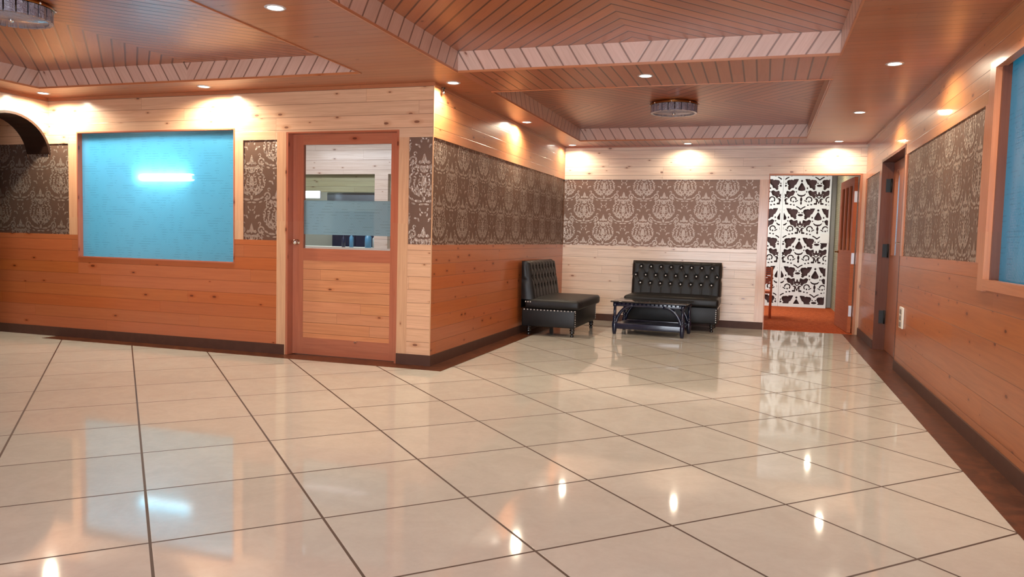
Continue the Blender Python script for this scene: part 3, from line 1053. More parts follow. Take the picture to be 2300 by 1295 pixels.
# door_2: dark jambs with black hinges, brown leaf with an arched slot of glass
XD = XR + 0.12
b = MB()
b.box(XR - 0.004, XR + 0.16, RY1 - 0.03, RY1, 0, RZ1, along='z')
b.box(XR - 0.004, XR + 0.16, RY0, RY0 + 0.03, 0, RZ1, along='z')
b.box(XR - 0.004, XR + 0.16, RY0 + 0.03, RY1 - 0.03, RZ1 - 0.03, RZ1, along='y')
struct(b.build('trim_6', M['trim_dark']))
d2 = struct(empty('door_2', (XD, RY1 - 0.034, 0.006)))
SY0, SY1, SZ0, SZ1 = -0.43, -0.11, 1.10, 2.06     # slot in leaf coordinates (y runs towards the camera)


def leaf_slot():
    b = MB()
    yn, yf_ = -0.90, 0.0
    top = RZ1 - 0.045
    T = 0.045
    n = 14
    cyc, r = (SY0 + SY1) / 2, (SY1 - SY0) / 2
    arch = [(cyc + r * math.cos(math.pi * k / n), SZ1 - r + r * math.sin(math.pi * k / n)) for k in range(n + 1)]
    for x, sgn in ((0.0, 1), (T, -1)):
        def q(pts):
            pp = [(x, p[0], p[1]) for p in pts]
            if sgn < 0:
                pp.reverse()
            b.face(pp, 0, [(p[2], p[1]) for p in pp])
        q([(yf_, 0), (SY1, 0), (SY1, top), (yf_, top)])
        q([(SY0, 0), (yn, 0), (yn, top), (SY0, top)])
        q([(SY1, 0), (SY0, 0), (SY0, SZ0), (SY1, SZ0)])
        for k in range(n):
            q([arch[k], arch[k + 1], (arch[k + 1][0], top), (arch[k][0], top)])
    ring = [(SY1, SZ0)] + arch + [(SY0, SZ0)]
    for k in range(len(ring)):
        a, c = ring[k], ring[(k + 1) % len(ring)]
        b.face([(0, a[0], a[1]), (T, a[0], a[1]), (T, c[0], c[1]), (0, c[0], c[1])], 0, [(a[1], 0), (a[1], T), (c[1], T), (c[1], 0)])
    b.face([(0, yn, 0), (T, yn, 0), (T, yn, top), (0, yn, top)], 0)
    b.face([(0, yf_, top), (0, yn, top), (T, yn, top), (T, yf_, top)], 0)
    return b, arch, cyc


lb, arch, cyc = leaf_slot()
struct(lb.build('leaf', M['door_brown'], d2))
b = MB()
pp = [(0.036, SY1, SZ0), (0.036, SY0, SZ0)] + [(0.036, a, z) for a, z in reversed(arch)]
b.face(pp, 0, [(p[1], p[2]) for p in pp])
struct(b.build('glass_slot', M['frost_band'], d2))
b = MB()
b.box(0.0, 0.045, -1.47, -0.905, 0, RZ1 - 0.045, along='z')
struct(b.build('side_leaf', M['trim_dark'], d2))
b = MB()
b.lathe([(0, 0), (0.02, 0), (0.02, -0.006), (0.008, -0.008), (0.008, -0.045), (0, -0.046)], 14, axis='x', c=(0, -0.82, 1.24))
b.tube([(-0.042, -0.82, 1.24), (-0.046, -0.76, 1.238), (-0.044, -0.70, 1.24)], [0.008, 0.007, 0.006])
h = struct(b.build('door_handle', M['chrome'], d2))
h['label'] = 'chrome lever handle'
for hz in (0.38, 1.15, 1.90):
    b = MB()
    b.box(-0.075, -0.025, -0.004, 0.003, hz - 0.075, hz + 0.075)
    b.lathe([(0.0, hz - 0.078), (0.009, hz - 0.078), (0.009, hz + 0.078), (0.0, hz + 0.078)], 10, -0.018, -0.008)
    h = struct(b.build('hinge', M['black_metal'], d2))
    h['label'] = 'black hinge'
# daylight behind the slot
area('daylight_behind_slot', (XR + 0.75, 9.4, 1.6), (XR + 0.1, 9.4, 1.55), 0.5, 1.1, 9, (0.75, 0.9, 1.0))

# ---- left header wall with the arched opening
b = MB()
AY, AZ, AR = 5.975, 1.93, 0.415
arc = [(YF, 1.93), (YF - 0.005, 1.98)] + [(AY + 0.445 * math.cos(math.radians(t)), AZ + AR * math.sin(math.radians(t))) for t in range(10, 171, 8)] + [(AY - 0.445, 1.98), (AY - 0.45, 1.93), (AY - 0.45, 0.0)]
for x, sgn in ((XL, 1), (XL - 0.30, -1)):
    for (ya, za), (yb_, zb) in zip(arc[:-2], arc[1:-1]):
        pp = [(x, yb_, zb), (x, ya, za), (x, ya, ZC + 0.02), (x, yb_, ZC + 0.02)]
        if sgn < 0:
            pp.reverse()
        b.face(pp, 0, [(p[1], p[2]) for p in pp])
b.box(XL - 0.30, XL, YREAR, AY - 0.45, 0, ZC + 0.02, along='y')  # unseen lower wall, kept solid and thick to block light to the passage
wall_left = struct(b.build('wall_left', M['pine_pale']))
b = MB()
for (ya, za), (yb_, zb) in zip(arc[1:-3], arc[2:-2]):
    b.face([(XL + 0.012, ya, za), (XL + 0.012, yb_, zb), (XL - 0.31, yb_, zb), (XL - 0.31, ya, za)], 0, [(0, 0), (0.05, 0), (0.05, 0.2), (0, 0.2)], True)
    b.face([(XL + 0.012, ya, za), (XL + 0.012, AY + (ya - AY) * 1.06, AZ + (za - AZ) * 1.065), (XL + 0.012, AY + (yb_ - AY) * 1.06, AZ + (zb - AZ) * 1.065), (XL + 0.012, yb_, zb)], 0, [(0, 0), (0, 0.03), (0.05, 0.03), (0.05, 0)])
struct(b.build('arch_edging', M['arch_dark_shade'], wall_left))
# dark walls added out of view to dim the passage beyond the arch
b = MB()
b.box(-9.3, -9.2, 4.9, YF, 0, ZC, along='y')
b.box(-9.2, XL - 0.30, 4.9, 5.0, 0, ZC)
struct(b.build('wall_passage_shade', M['arch_dark_shade']))

# ---- rear wall behind the camera with a tall window
b = MB()
ya, yb_ = YREAR - 0.12, YREAR
for x0, x1, za, zb in ((XFAR, -2.9, 0, 2.75), (-2.9, 1.1, 0, 0.35), (-2.9, 1.1, 2.35, 2.75), (1.1, XR + 0.16, 0, 2.75)):
    b.box(x0, x1, ya, yb_, za, zb)
struct(b.build('wall_rear', M['pine_orange']))
for n, (x0, x1) in ((3, (-2.9, 1.1)),):
    b = MB()
    for x in np.linspace(x0, x1, 4):
        b.box(x - 0.03, x + 0.03, ya, yb_ + 0.01, 0.35, 2.35, along='z')
    b.box(x0, x1, ya, yb_ + 0.011, 0.35, 0.41)
    b.box(x0, x1, ya, yb_ + 0.011, 2.29, 2.35)
    struct(b.build('window_%d' % n, M['trim_pale']))

# ---- ceiling: soffit grid with three coffers
COF = [(-2.49, 0.476, 2.38, 6.066), (-2.49, 0.49, 6.94, 10.62), (-6.945, -3.335, 2.24, 5.93)]
b = MB()


def sof(x0, x1, y0, y1, along):
    pts = [(x0, y1, ZC), (x1, y1, ZC), (x1, y0, ZC), (x0, y0, ZC)]
    b.face(pts, int(along == 'y'), [(p[0], p[1]) if along == 'x' else (p[1], p[0]) for p in pts])


sof(0.476, XR + 0.02, YREAR, YB + 0.02, 'x')          # right soffit (near part)
sof(-3.335, -2.49, YREAR, YF + 0.02, 'x')
sof(XP - 0.02, -2.49, YF + 0.02, YB + 0.02, 'x')
sof(-2.49, 0.476, YREAR, 2.38, 'y')
sof(-2.49, 0.476, 6.066, 6.94, 'y')
sof(-2.49, 0.476, 10.62, YB + 0.02, 'y')
sof(XFAR, -3.335, YREAR, 2.24, 'x')
sof(-6.945, -3.335, 5.93, YF + 0.02, 'x')
sof(XFAR, -6.945, 2.24, YF + 0.02, 'x')
ceiling = struct(b.build('ceiling', [M['soffit'], M['soffit_y']]))
XS = 0.136   # board spacing measured along the coffer edge
for (x0, x1, y0, y1) in COF:
    b = MB()
    cx, cy = (x0 + x1) / 2, (y0 + y1) / 2
    k = (x1 - x0) / (y1 - y0)
    wdt = 0.105

    def uvc(p, sx, sy):
        # boards run parallel to the diagonals, mirrored about both centre lines
        g = abs(p[1] - cy) * k - abs(p[0] - cx)
        al = abs(p[0] - cx) * k + abs(p[1] - cy)
        return (al + 10 * (1 + sx) + 23 * (1 + sy), g / XS * wdt)
    for sx in (-1, 1):
        for sy in (-1, 1):
            pts = [(cx, cy, ZK), (cx + sx * (x1 - cx), cy, ZK), (cx + sx * (x1 - cx), cy + sy * (y1 - cy), ZK), (cx, cy + sy * (y1 - cy), ZK)]
            uvs = [uvc(p, sx, sy) for p in pts]
            if sx * sy > 0:
                pts.reverse(); uvs.reverse()
            b.face(pts, 0, uvs)
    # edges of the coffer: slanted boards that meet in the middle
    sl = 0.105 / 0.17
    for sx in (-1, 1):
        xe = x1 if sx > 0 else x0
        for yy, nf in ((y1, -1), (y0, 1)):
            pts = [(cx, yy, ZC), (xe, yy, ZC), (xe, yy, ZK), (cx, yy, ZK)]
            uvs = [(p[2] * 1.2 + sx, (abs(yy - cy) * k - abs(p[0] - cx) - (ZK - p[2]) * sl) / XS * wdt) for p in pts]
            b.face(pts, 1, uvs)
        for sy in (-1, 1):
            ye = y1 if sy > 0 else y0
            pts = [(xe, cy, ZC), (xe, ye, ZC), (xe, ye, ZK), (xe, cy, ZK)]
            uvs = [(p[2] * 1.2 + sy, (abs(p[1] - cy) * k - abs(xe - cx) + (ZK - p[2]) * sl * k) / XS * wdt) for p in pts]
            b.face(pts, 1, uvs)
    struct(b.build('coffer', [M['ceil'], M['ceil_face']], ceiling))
    b = MB()
    e = 0.010
    b.box(x0 - e, x1 + e, y1 - 0.002, y1 + e, ZC - 0.006, ZC + 0.012)
    b.box(x0 - e, x1 + e, y0 - e, y0 + 0.002, ZC - 0.006, ZC + 0.012)
    b.box(x0 - e, x0 + 0.002, y0, y1, ZC - 0.006, ZC + 0.012, along='y')
    b.box(x1 - 0.002, x1 + e, y0, y1, ZC - 0.006, ZC + 0.012, along='y')
    struct(b.build('coffer_bead', M['trim_mid'], ceiling))
# roof slab that closes the coffers
b = MB()
b.box(XFAR, XR + 0.16, YREAR - 0.1, YB + 0.1, 2.76, 2.86)
struct(b.build('roof_slab', M['rawshell'], ceiling))
# crown strips along the walls
b = MB()
b.box(XL, XP + 0.016, YF - 0.016, YF, ZC - 0.03, ZC)
b.box(XP, XP + 0.016, YF, YB, ZC - 0.022, ZC, along='y')
b.box(XP + 0.016, XR - 0.016, YB - 0.014, YB, ZC - 0.018, ZC)
b.box(XR - 0.016, XR, YREAR, YB, ZC - 0.022, ZC, along='y')
b.box(XL, XL + 0.016, 2.4, YF - 0.016, ZC - 0.03, ZC, along='y')
struct(b.build('trim_7', M['soffit']))

# =================================================================== ADJOINING ROOM seen through the glazed door
YK = 11.2
b = MB()
KX0, KX1, KZ0, KZ1 = -8.6, -6.01, 0.97, 2.172
LX0, LX1 = -5.77, -4.4
for x0, x1, za, zb in ((XFAR, KX0, 0, 2.75), (KX0, KX1, 0, KZ0), (KX0, KX1, KZ1, 2.75), (KX1, LX0, 0, 2.75), (LX0, LX1, 0, KZ0), (LX0, LX1, KZ1, 2.75), (LX1, XP - 0.12, 0, 2.75)):
    b.box(x0, x1, YK, YK + 0.1, za, zb)
struct(b.build('wall_kitchen', M['grey_boards']))
b = MB()
b.box(XFAR, XP - 0.12, YF + 0.14, YK + 2.4, 2.66, 2.75)
b.box(XFAR, XP - 0.12, YK + 2.3, YK + 2.4, 0, 2.66)
b.box(XFAR - 0.1, XFAR, YF + 0.14, YK + 2.4, 0, 2.75)
struct(b.build('wall_kitchen_far', M['white_paint']))
b = MB()
b.box(XFAR, XP - 0.12, YB + 0.02, YK + 2.4, -0.02, 0.0)
struct(b.build('floor_kitchen', M['white_paint']))
# olive boards over the hatch, steel hood, counter and dark tall jars
ob = box('board_pelmet', (KX0 + 0.01, KX1 - 0.005, YK + 0.14, YK + 0.17, 1.885, 2.25), M['green_boards'])
tag(ob, 'olive board panel across the top of the hatch seen through the door glass', 'panel')
ob2 = box('board_pelmet', (LX0 + 0.01, LX1 - 0.005, YK + 0.14, YK + 0.17, 1.885, 2.25), M['green_boards'])
tag(ob2, 'narrow olive board panel behind the post at right of the door glass', 'panel')
b = MB()
b.box(-7.02, KX1 - 0.01, YK + 0.22, YK + 0.75, 1.745, 1.875)
b.face([(-7.02, YK + 0.22, 1.875), (KX1 - 0.01, YK + 0.22, 1.875), (KX1 - 0.3, YK + 0.5, 2.3), (-6.7, YK + 0.5, 2.3)])
hood = b.build('range_hood', M['steel'])
tag(hood, 'steel hood across the hatch behind the door glass', 'range hood')
ct = empty('serving_counter', (-6.5, YK + 0.2, 0))
b = MB(); b.box(-1.9, 2.1, -0.06, 0.5, 0.94, 0.972); b.build('worktop', M['white_plastic'], ct)
b = MB(); b.box(-1.9, 2.1, 0.42, 0.5, 0, 0.94); b.build('front_board', M['navy'], ct)
tag(ct, 'pale counter in the hatch at the bottom of the door glass', 'counter')
ck = empty('kitchen_cupboard', (-6.75, YK + 1.6, 0))
b = MB(); b.box(-1.0, 1.0, 0, 0.5, 0, 1.62); b.build('carcass', M['navy'], ck)
for q in range(4):
    b = MB(); b.box(-0.99 + q * 0.5, -0.51 + q * 0.5, -0.02, -0.001, 0.1, 1.6); b.build('cupboard_door', M['navy'], ck, bevel=0.004)
tag(ck, 'dark navy cupboard deep behind the hatch, under the frosted band', 'cupboard')
for n, (x, r, hgt, mt, lab) in enumerate(((-6.55, 0.035, 0.24, 'blue_plastic', 'blue bottle on the hatch counter, first of the blue ones from the left'),
                                          (-6.235, 0.055, 0.26, 'blue_plastic', 'thick blue bottle on the hatch counter beside the white bottle'),
                                          (-6.17, 0.04, 0.22, 'white_plastic', 'white bottle between two blue ones on the hatch counter'),
                                          (-6.085, 0.03, 0.23, 'blue_plastic', 'thin blue bottle on the hatch counter next to the post'),
                                          (-6.70, 0.03, 0.21, 'navy', 'dark bottle on the hatch counter left of the blue bottles'))):
    bt = empty('bottle', (x, YK + 0.22 + 0.11 * (n == 2), 0.972))
    b = MB(); b.lathe([(0, 0), (r, 0.0), (r, hgt * 0.7), (r * 0.45, hgt * 0.82), (r * 0.45, hgt)], 16); b.build('bottle_body', M[mt], bt)
    b = MB(); b.lathe([(r * 0.5, hgt), (r * 0.5, hgt + 0.025), (0, hgt + 0.027)], 12); b.build('bottle_cap', M['white_plastic'], bt)
    tag(bt, lab, 'bottle', 'bottles on the hatch counter')


def tube_light(name, loc, length, rz, label, power, along_down=True):
    e = empty(name, loc, rz)
    b = MB(); b.box(-length / 2, length / 2, -0.03, 0.03, 0.02, 0.05); b.build('batten', M['white_metal'], e, bevel=0.003)
    b = MB(); b.lathe([(0, -length / 2 + 0.02), (0.017, -length / 2 + 0.02), (0.017, length / 2 - 0.02), (0, length / 2 - 0.02)], 12, axis='x', c=(0, 0, 0)); b.build('glow_tube', M['tube'], e)
    for sgn in (-1, 1):
        b = MB(); b.box(sgn * length / 2 - 0.012, sgn * length / 2 + 0.012, -0.02, 0.02, -0.02, 0.021); b.build('tube_holder', M['white_plastic'], e)
    tag(e, label, 'tube light')
    return e


tl = empty('tube_light', (-7.34, YK - 0.05, 1.83))
b = MB(); b.box(-0.36, 0.34, -0.03, 0.0, -0.05, 0.055); b.build('diffuser', M['tube'], tl)
b = MB(); b.box(-0.37, 0.35, 0.0, 0.03, -0.06, 0.065); b.build('backplate', M['white_metal'], tl)
tag(tl, 'bright white light fitting at left edge of the clear door glass', 'light')
tl2 = empty('tube_light', (-5.94, YF + 0.125, 1.738))
b = MB(); b.lathe([(0, -0.33), (0.036, -0.33), (0.04, -0.3), (0.04, 0.3), (0.036, 0.33), (0, 0.33)], 14, axis='x'); b.build('glow_tube', M['window_tube'], tl2)
for sgn in (-1, 1):
    b = MB(); b.box(sgn * 0.345 - 0.012, sgn * 0.345 + 0.012, -0.02, 0.03, -0.02, 0.02); b.build('tube_holder', M['white_plastic'], tl2)
tag(tl2, 'glowing white tube close behind the blue frosted window', 'tube light')
area('adjoining_ceiling_light', (-6.5, 7.05, 2.62), (-6.4, 6.75, 0), 3.2, 0.5, 120, (0.86, 0.94, 1.0))
area('adjoining_fill_far', (-6.6, 9.9, 2.62), (-6.6, 10.6, 0), 2.4, 0.4, 90, (0.95, 0.95, 1.0))  # unseen fill added to brighten the wall behind the door glass
area('kitchen_ceiling_light', (-6.4, 12.4, 2.6), (-6.4, 12.2, 0), 2.0, 0.8, 110, (0.95, 1.0, 0.9))

# =================================================================== CORRIDOR behind the back doorway
YS = 15.7
b = MB()
b.box(-1.6, XR + 0.16, YB + 0.02, YS + 0.3, -0.03, 0.004)
struct(b.build('floor_corridor', M['carpet']))
b = MB()
b.box(XR + 0.02, XR + 0.16, YB + 0.12, YS + 0.3, 0.004, 2.7)
struct(b.build('wall_corridor_right', M['stone']))
b = MB()
b.box(-1.7, -1.6, YB + 0.12, YS + 0.3, 0.0, 2.7)
b.box(-1.7, XR + 0.16, YS + 0.2, YS + 0.3, 0.004, 2.7)
b.box(-1.7, XR + 0.16, YB + 0.12, YS + 0.3, 2.66, 2.7)
struct(b.build('wall_corridor_far', M['white_paint']))


def screen(name, a0, a1, mirror, label):
    e = empty(name, ((a0 + a1) / 2, YS, 0.004))
    xm = 0.34
    zt0, zt1 = 0.03, 2.56
    mid = (a0 + a1) / 2

    def fld(A, Z):
        X = 2 * xm - A if mirror else A
        f = screen_field(X, Z, 0.673, 2.32, xm)
        bord = np.minimum.reduce([A - a0, a1 - A, Z - zt0, zt1 - Z])
        return np.maximum(f, 0.03 - bord)
    vs, ps = marching(fld, a0, a1, zt0, zt1, 0.008)
    b = MB()
    b.v = [(a - mid, 0.0, z) for a, z in vs]
    for p in ps:
        b.f.append(tuple(p)); b.mi.append(0); b.uv.append([(0, 0)] * len(p)); b.sm.append(False)
    b.build('carved_board', M['screen_white'], e, solid=0.016)
    b = MB(); b.box(a0 - mid, a1 - mid, 0.05, 0.07, 0.0, zt1); b.build('backing_board', M['screen_dark'], e)
    b = MB()
    b.box(a0 - mid, a1 - mid, -0.012, 0.05, 0.0, 0.03)
    b.box(a0 - mid - 0.0, a0 - mid + 0.02, 0.009, 0.05, 0.03, zt1)
    b.box(a1 - mid - 0.02, a1 - mid, 0.009, 0.05, 0.03, zt1)
    b.build('screen_frame', M['screen_white'], e)
    tag(e, label, 'carved screen', 'carved white screens in the corridor')
    return e


screen('carved_screen', 0.342, 1.20, False, 'wide white carved scrollwork screen facing the back doorway')
screen('carved_screen', -0.52, 0.338, True, 'white carved screen cut off by the left jamb of the back doorway')
sw = box('switch_panel', (1.04, 1.205, YS - 0.022, YS - 0.009, 1.24, 1.42), M['white_plastic'], bevel=0.004)
tag(sw, 'pale square switch panel on the right edge of the carved screen', 'switch panel')
# low orange slatted chair back peeping past the left jamb
gr = empty('slatted_chair', (-0.13, 13.0, 0.004))
for k in range(8):
    b = MB(); b.box(-0.28, 0.28, -0.012, 0.012, 0.56 + k * 0.034, 0.582 + k * 0.034); b.build('back_slat', M['grille_orange'], gr, bevel=0.004)
for sx in (-0.29, 0.30):
    b = MB(); b.tube([(sx, 0, 0), (sx, 0, 0.83)], 0.018); b.build('chair_post', M['grille_orange'], gr)
    b = MB(); b.tube([(sx, 0.45, 0), (sx, 0.45, 0.42)], 0.018); b.build('chair_leg', M['grille_orange'], gr)
b = MB(); b.rbox(-0.3, 0.31, -0.01, 0.47, 0.40, 0.44, 0.015); b.build('chair_seat', M['grille_orange'], gr)
tag(gr, 'orange slatted chair peeping out beside the left jamb of the back doorway', 'chair')

# open door leaf (door_3): swung into the corridor
d3 = struct(empty('door_3', (1.205, YB + 0.125, 0.01), math.radians(93.5)))
LW, LH, LT = 1.13, 2.13, 0.045
b = MB()
zl0, zl1 = 1.13, 2.02
xs = [(0.0, 0.14), (0.36, 0.45), (0.67, 0.76), (0.98, LW)]
b.box(0, LW, 0, LT, 0, zl0)
b.box(0, LW, 0, LT, zl1, LH)
for x0, x1 in xs:
    b.box(x0, x1, 0, LT, zl0, zl1, along='z')
struct(b.build('leaf', M['door_orange'], d3))
for (a, c) in ((0.14, 0.36), (0.45, 0.67), (0.76, 0.98)):
    b = MB(); b.box(a, c, 0.018, 0.024, zl0, zl1)
    struct(b.build('glass_slot', M['clear'], d3))
for hz in (0.30, 1.02, 1.86):
    b = MB(); b.box(-0.004, 0.0, 0.004, 0.04, hz - 0.075, hz + 0.075)
    h = struct(b.build('hinge', M['white_metal'], d3)); h['label'] = 'silver hinge plate'
b = MB(); b.lathe([(0, 0), (0.02, 0), (0.02, 0.01), (0.01, 0.014), (0.01, 0.05), (0, 0.052)], 12, axis='y', c=(LW - 0.05, LT, 1.1))
h = struct(b.build('door_knob', M['brass'], d3)); h['label'] = 'brass knob'
area('corridor_daylight', (-1.2, 13.6, 1.9), (0.8, 15.6, 1.3), 1.6, 1.2, 130, (0.88, 0.95, 1.0))

# =================================================================== DOWNLIGHTS
def downlight_proto():
    e = empty('downlight', (0, 0, ZC))
    b = MB(); b.lathe([(0.048, 0.002), (0.048, -0.004), (0.058, -0.006), (0.066, -0.001), (0.066, 0.004)], 28); b.build('bezel', M['white_metal'], e)
    b = MB(); b.lathe([(0.0, -0.0045), (0.03, -0.004), (0.048, -0.001)], 24); b.build('bulb', M['bulb'], e)
    return e


DL = [(-2.908, 4.118, 'near downlight in the soffit between the two front coffers, at the top edge', 1.0),
      (-5.158, 6.177, 'downlight above the blue frosted window', 1.4),
      (-7.15, 6.15, 'downlight in the ceiling corner beside the arch', 1.3),
      (-2.70, 6.475, 'downlight just past the projecting wall corner', 0.9),
      (-2.722, 8.814, 'downlight above the dark wallpaper of the side wall', 1.0),
      (-2.70, 11.04, 'downlight in the back corner above the armless sofa', 0.35),
      (-1.049, 11.05, 'downlight at the middle of the back wall', 0.28),
      (-0.985, 6.513, 'downlight in the strip between the two long coffers', 0.5),
      (0.905, 11.03, 'downlight above the back doorway', 0.33),
      (0.895, 8.691, 'downlight in the right soffit nearer to the back doorway', 0.9),
      (0.889, 6.451, 'largest downlight in the right soffit', 0.9),
      (0.889, 4.2, 'unseen downlight added to the right soffit row above the frosted window', 0.9)]  # last one is unseen, continues the row, added for its light
DL.append((0.93, 14.3, 'small warm downlight in the corridor ceiling beyond the back doorway', 0.35))
proto = downlight_proto()
for i, (x, y, lab, k) in enumerate(DL):
    o = proto if i == 0 else copy_tree(proto)
    o.location = (x, y, ZC if y < YB else 2.658)
    tag(o, lab, 'downlight', 'downlights in the soffit')
    l = bpy.data.lights.new('downlight_beam', 'SPOT')
    l.energy = 165 * k
    l.color = (1.0, 0.86, 0.64)
    l.spot_size = math.radians(168)
    l.spot_blend = 0.55
    l.shadow_soft_size = 0.03
    lo = bpy.data.objects.new('downlight_beam', l)
    lo.location = (x, y, (ZC if y < YB else 2.658) - 0.012)
    C.objects.link(lo)

# =================================================================== CRYSTAL CEILING LAMPS
def chandelier(loc, label):
    e = empty('crystal_ceiling_lamp', loc)
    b = MB(); b.lathe([(0, 0), (0.245, 0), (0.245, -0.018), (0.0, -0.018)], 40); b.build('base_plate', M['brass'], e)
    b = MB(); b.lathe([(0.25, -0.014), (0.266, -0.016), (0.266, -0.03), (0.25, -0.032), (0.25, -0.014)], 40); b.build('gold_ring', M['brass'], e)
    n = 22
    for k in range(n):
        a0, a1 = 2 * math.pi * k / n + 0.02, 2 * math.pi * (k + 1) / n - 0.02
        b = MB()
        am = (a0 + a1) / 2
        ri, ro, zt_, zb_ = 0.228, 0.252, -0.034, -0.118
        c = [(ri * math.cos(a0), ri * math.sin(a0)), (ro * math.cos(a0), ro * math.sin(a0)), (ro * 1.02 * math.cos(am), ro * 1.02 * math.sin(am)),
             (ro * math.cos(a1), ro * math.sin(a1)), (ri * math.cos(a1), ri * math.sin(a1))]
        for p, q in zip(c, c[1:] + c[:1]):
            b.face([(*p, zb_), (*q, zb_), (*q, zt_), (*p, zt_)])
        b.face([(*p, zt_) for p in c]); b.face([(*p, zb_) for p in reversed(c)])
        b.build('crystal_block', M['crystal'], e, weld=True)
    b = MB(); b.lathe([(0.0, -0.12), (0.225, -0.116), (0.228, -0.10), (0.0, -0.098)], 40); b.build('glass_bottom', M['crystal'], e)
    b = MB(); b.lathe([(0, -0.03), (0.012, -0.03), (0.012, -0.116), (0.02, -0.122), (0.012, -0.135), (0, -0.138)], 12); b.build('finial', M['chrome'], e)
    for k in range(8):
        a = 2 * math.pi * k / 8
        b = MB(); b.lathe([(0, -0.012), (0.008, -0.008), (0.008, 0.004), (0, 0.008)], 8, 0.268 * math.cos(a), 0.268 * math.sin(a))
        o = b.build('chrome_stud', M['chrome'], e); o.location.z = -0.022
    return tag(e, label, 'ceiling lamp', 'crystal ceiling lamps')


chandelier((-1.0, 8.79, ZK), 'round crystal drum lamp in the far coffer above the seating')
chandelier((-5.03, 4.085, ZK), 'round crystal drum lamp cut off by the top left corner')

# =================================================================== SOFAS
def make_sofa():
    e = empty('armless_sofa', (0, 0, 0))
    Wd, D = 1.24, 0.72
    hw = Wd / 2
    b = MB(); b.rbox(-hw, hw, -D + 0.03, -0.015, 0.115, 0.335, 0.012); b.build('base', M['leather'], e)

    def puff(c):
        tx = 1 - abs(c.x / hw) ** 6
        z = c.z
        if z > 0.40:
            z += 0.018 * tx * (1 - (abs(c.y + 0.36) / 0.4) ** 4 if abs(c.y + 0.36) < 0.4 else 0)
        y = c.y
        if y < -D + 0.1 and 0.34 < c.z < 0.46:
            y -= 0.012
        return (c.x, y, z)
    b = MB(); b.rbox(-hw - 0.012, hw + 0.012, -D - 0.012, -0.05, 0.335, 0.452, 0.036, seg=4, puff=puff); b.build('seat_cushion', M['leather'], e)
    # tufted back: front grid with diamonds pulled in at the buttons
    rows = [(0.835, 8, 0.0), (0.715, 9, 0.0), (0.600, 8, 0.0)]
    pitch = 0.142
    btn = []
    for z, n, _ in rows:
        for k in range(n):
            btn.append(((k - (n - 1) / 2) * pitch, z))
    ba = np.array(btn)
    segs = []
    for i in range(len(btn)):
        for j in range(i + 1, len(btn)):
            dx, dz = abs(btn[i][0] - btn[j][0]), abs(btn[i][1] - btn[j][1])
            if 0.09 < dz < 0.14 and dx < 0.1:
                segs.append((btn[i], btn[j]))
    for (x, z) in btn[:8]:
        segs.append(((x, z), (x, 0.93)))
    for (x, z) in btn[17:]:
        segs.append(((x, z), (x, 0.44)))
    zb, zt = 0.445, 0.912

    def front_y(z):
        t = (z - zb) / (zt - zb)
        return -(0.175 - 0.075 * t)
    nu, nv = 150, 56
    xs_, zs_ = np.linspace(-hw, hw, nu + 1), np.linspace(zb, zt, nv + 1)
    XX, ZZ = np.meshgrid(xs_, zs_)
    dep = np.zeros_like(XX)
    d2m = np.min(np.stack([(XX - x) ** 2 + (ZZ - z) ** 2 for x, z in btn]), axis=0)
    dep += 0.020 * np.exp(-d2m / (2 * 0.017 ** 2))
    dl = np.full_like(XX, 9.0)
    for (ax, az), (bx, bz) in segs:
        ex, ez = bx - ax, bz - az
        t = np.clip(((XX - ax) * ex + (ZZ - az) * ez) / (ex * ex + ez * ez), 0, 1)
        dl = np.minimum(dl, np.hypot(XX - ax - t * ex, ZZ - az - t * ez))
    dep += 0.006 * np.exp(-(dl / 0.012) ** 1.3)
    edge = np.minimum.reduce([XX + hw, hw - XX, zt - ZZ])
    rnd = np.clip(edge / 0.045, 0, 1)
    dep += 0.045 * (1 - np.sqrt(np.clip(1 - (1 - rnd) ** 2, 0, 1)))

    b = MB()
    b.grid(lambda u, v: (xs_[round(u * nu)], front_y(zs_[round(v * nv)]) + dep[round(v * nv), round(u * nu)], zs_[round(v * nv)] - 0.006 * (1 - min(1, (0.62 - abs(xs_[round(u * nu)])) / 0.05)) * (v > 0.97)), nu, nv)
    # sides with a gathered fold in the middle, top and rear
    for sx in (-1, 1):
        def side(u, v):
            z = zb + (zt - zb) * u
            yf_ = front_y(z) + 0.045
            if u > 0.999:
                yf_ = front_y(z) + 0.045
            y = yf_ * (1 - v) + (-0.002) * v
            bul = 0.012 * math.sin(math.pi * v) * (1 - math.exp(-((u - 0.5) / 0.05) ** 2)) * min(1, 8 * (1 - u))
            return (sx * (hw + bul), y, z)
        b.grid(side, 24, 8, flip=sx > 0)
    b.grid(lambda u, v: (-hw + 2 * hw * u, (front_y(zt) + 0.045) * (1 - v) - 0.002 * v, zt + 0.006 * math.sin(math.pi * v)), 30, 4)
    b.grid(lambda u, v: (hw - 2 * hw * u, -0.002, zb - 0.11 + (zt - zb + 0.11) * v), 2, 2)
    b.build('backrest', M['leather'], e)
    bm_ = MB()
    bm_.lathe([(0.0, -0.009), (0.007, -0.007), (0.0115, 0.0), (0.009, 0.006)], 10, axis='y')
    first = None
    for x, z in btn:
        if first is None:
            first = bm_.build('button', M['crystal_button'], e)
            o = first
        else:
            o = first.copy(); C.objects.link(o); o.parent = e
        o.location = (x, front_y(z) + 0.008, z)
    # nail heads
    nb = MB(); nb.lathe([(0.0, 0.0055), (0.005, 0.0045), (0.0085, 0.0)], 8)
    nail0 = None
    spots = []
    for sx in (-1, 1):
        for k in range(16):
            spots.append((sx * hw, -0.045 - k * 0.043, 0.322, sx, 'x'))
        for k in range(3):
            spots.append((sx * (hw + 0.012), -0.065 - k * 0.03, 0.418, sx, 'x'))
        for k in range(7):
            spots.append((sx * (hw - 0.018), -D + 0.03, 0.30 - k * 0.027, sx, 'y'))
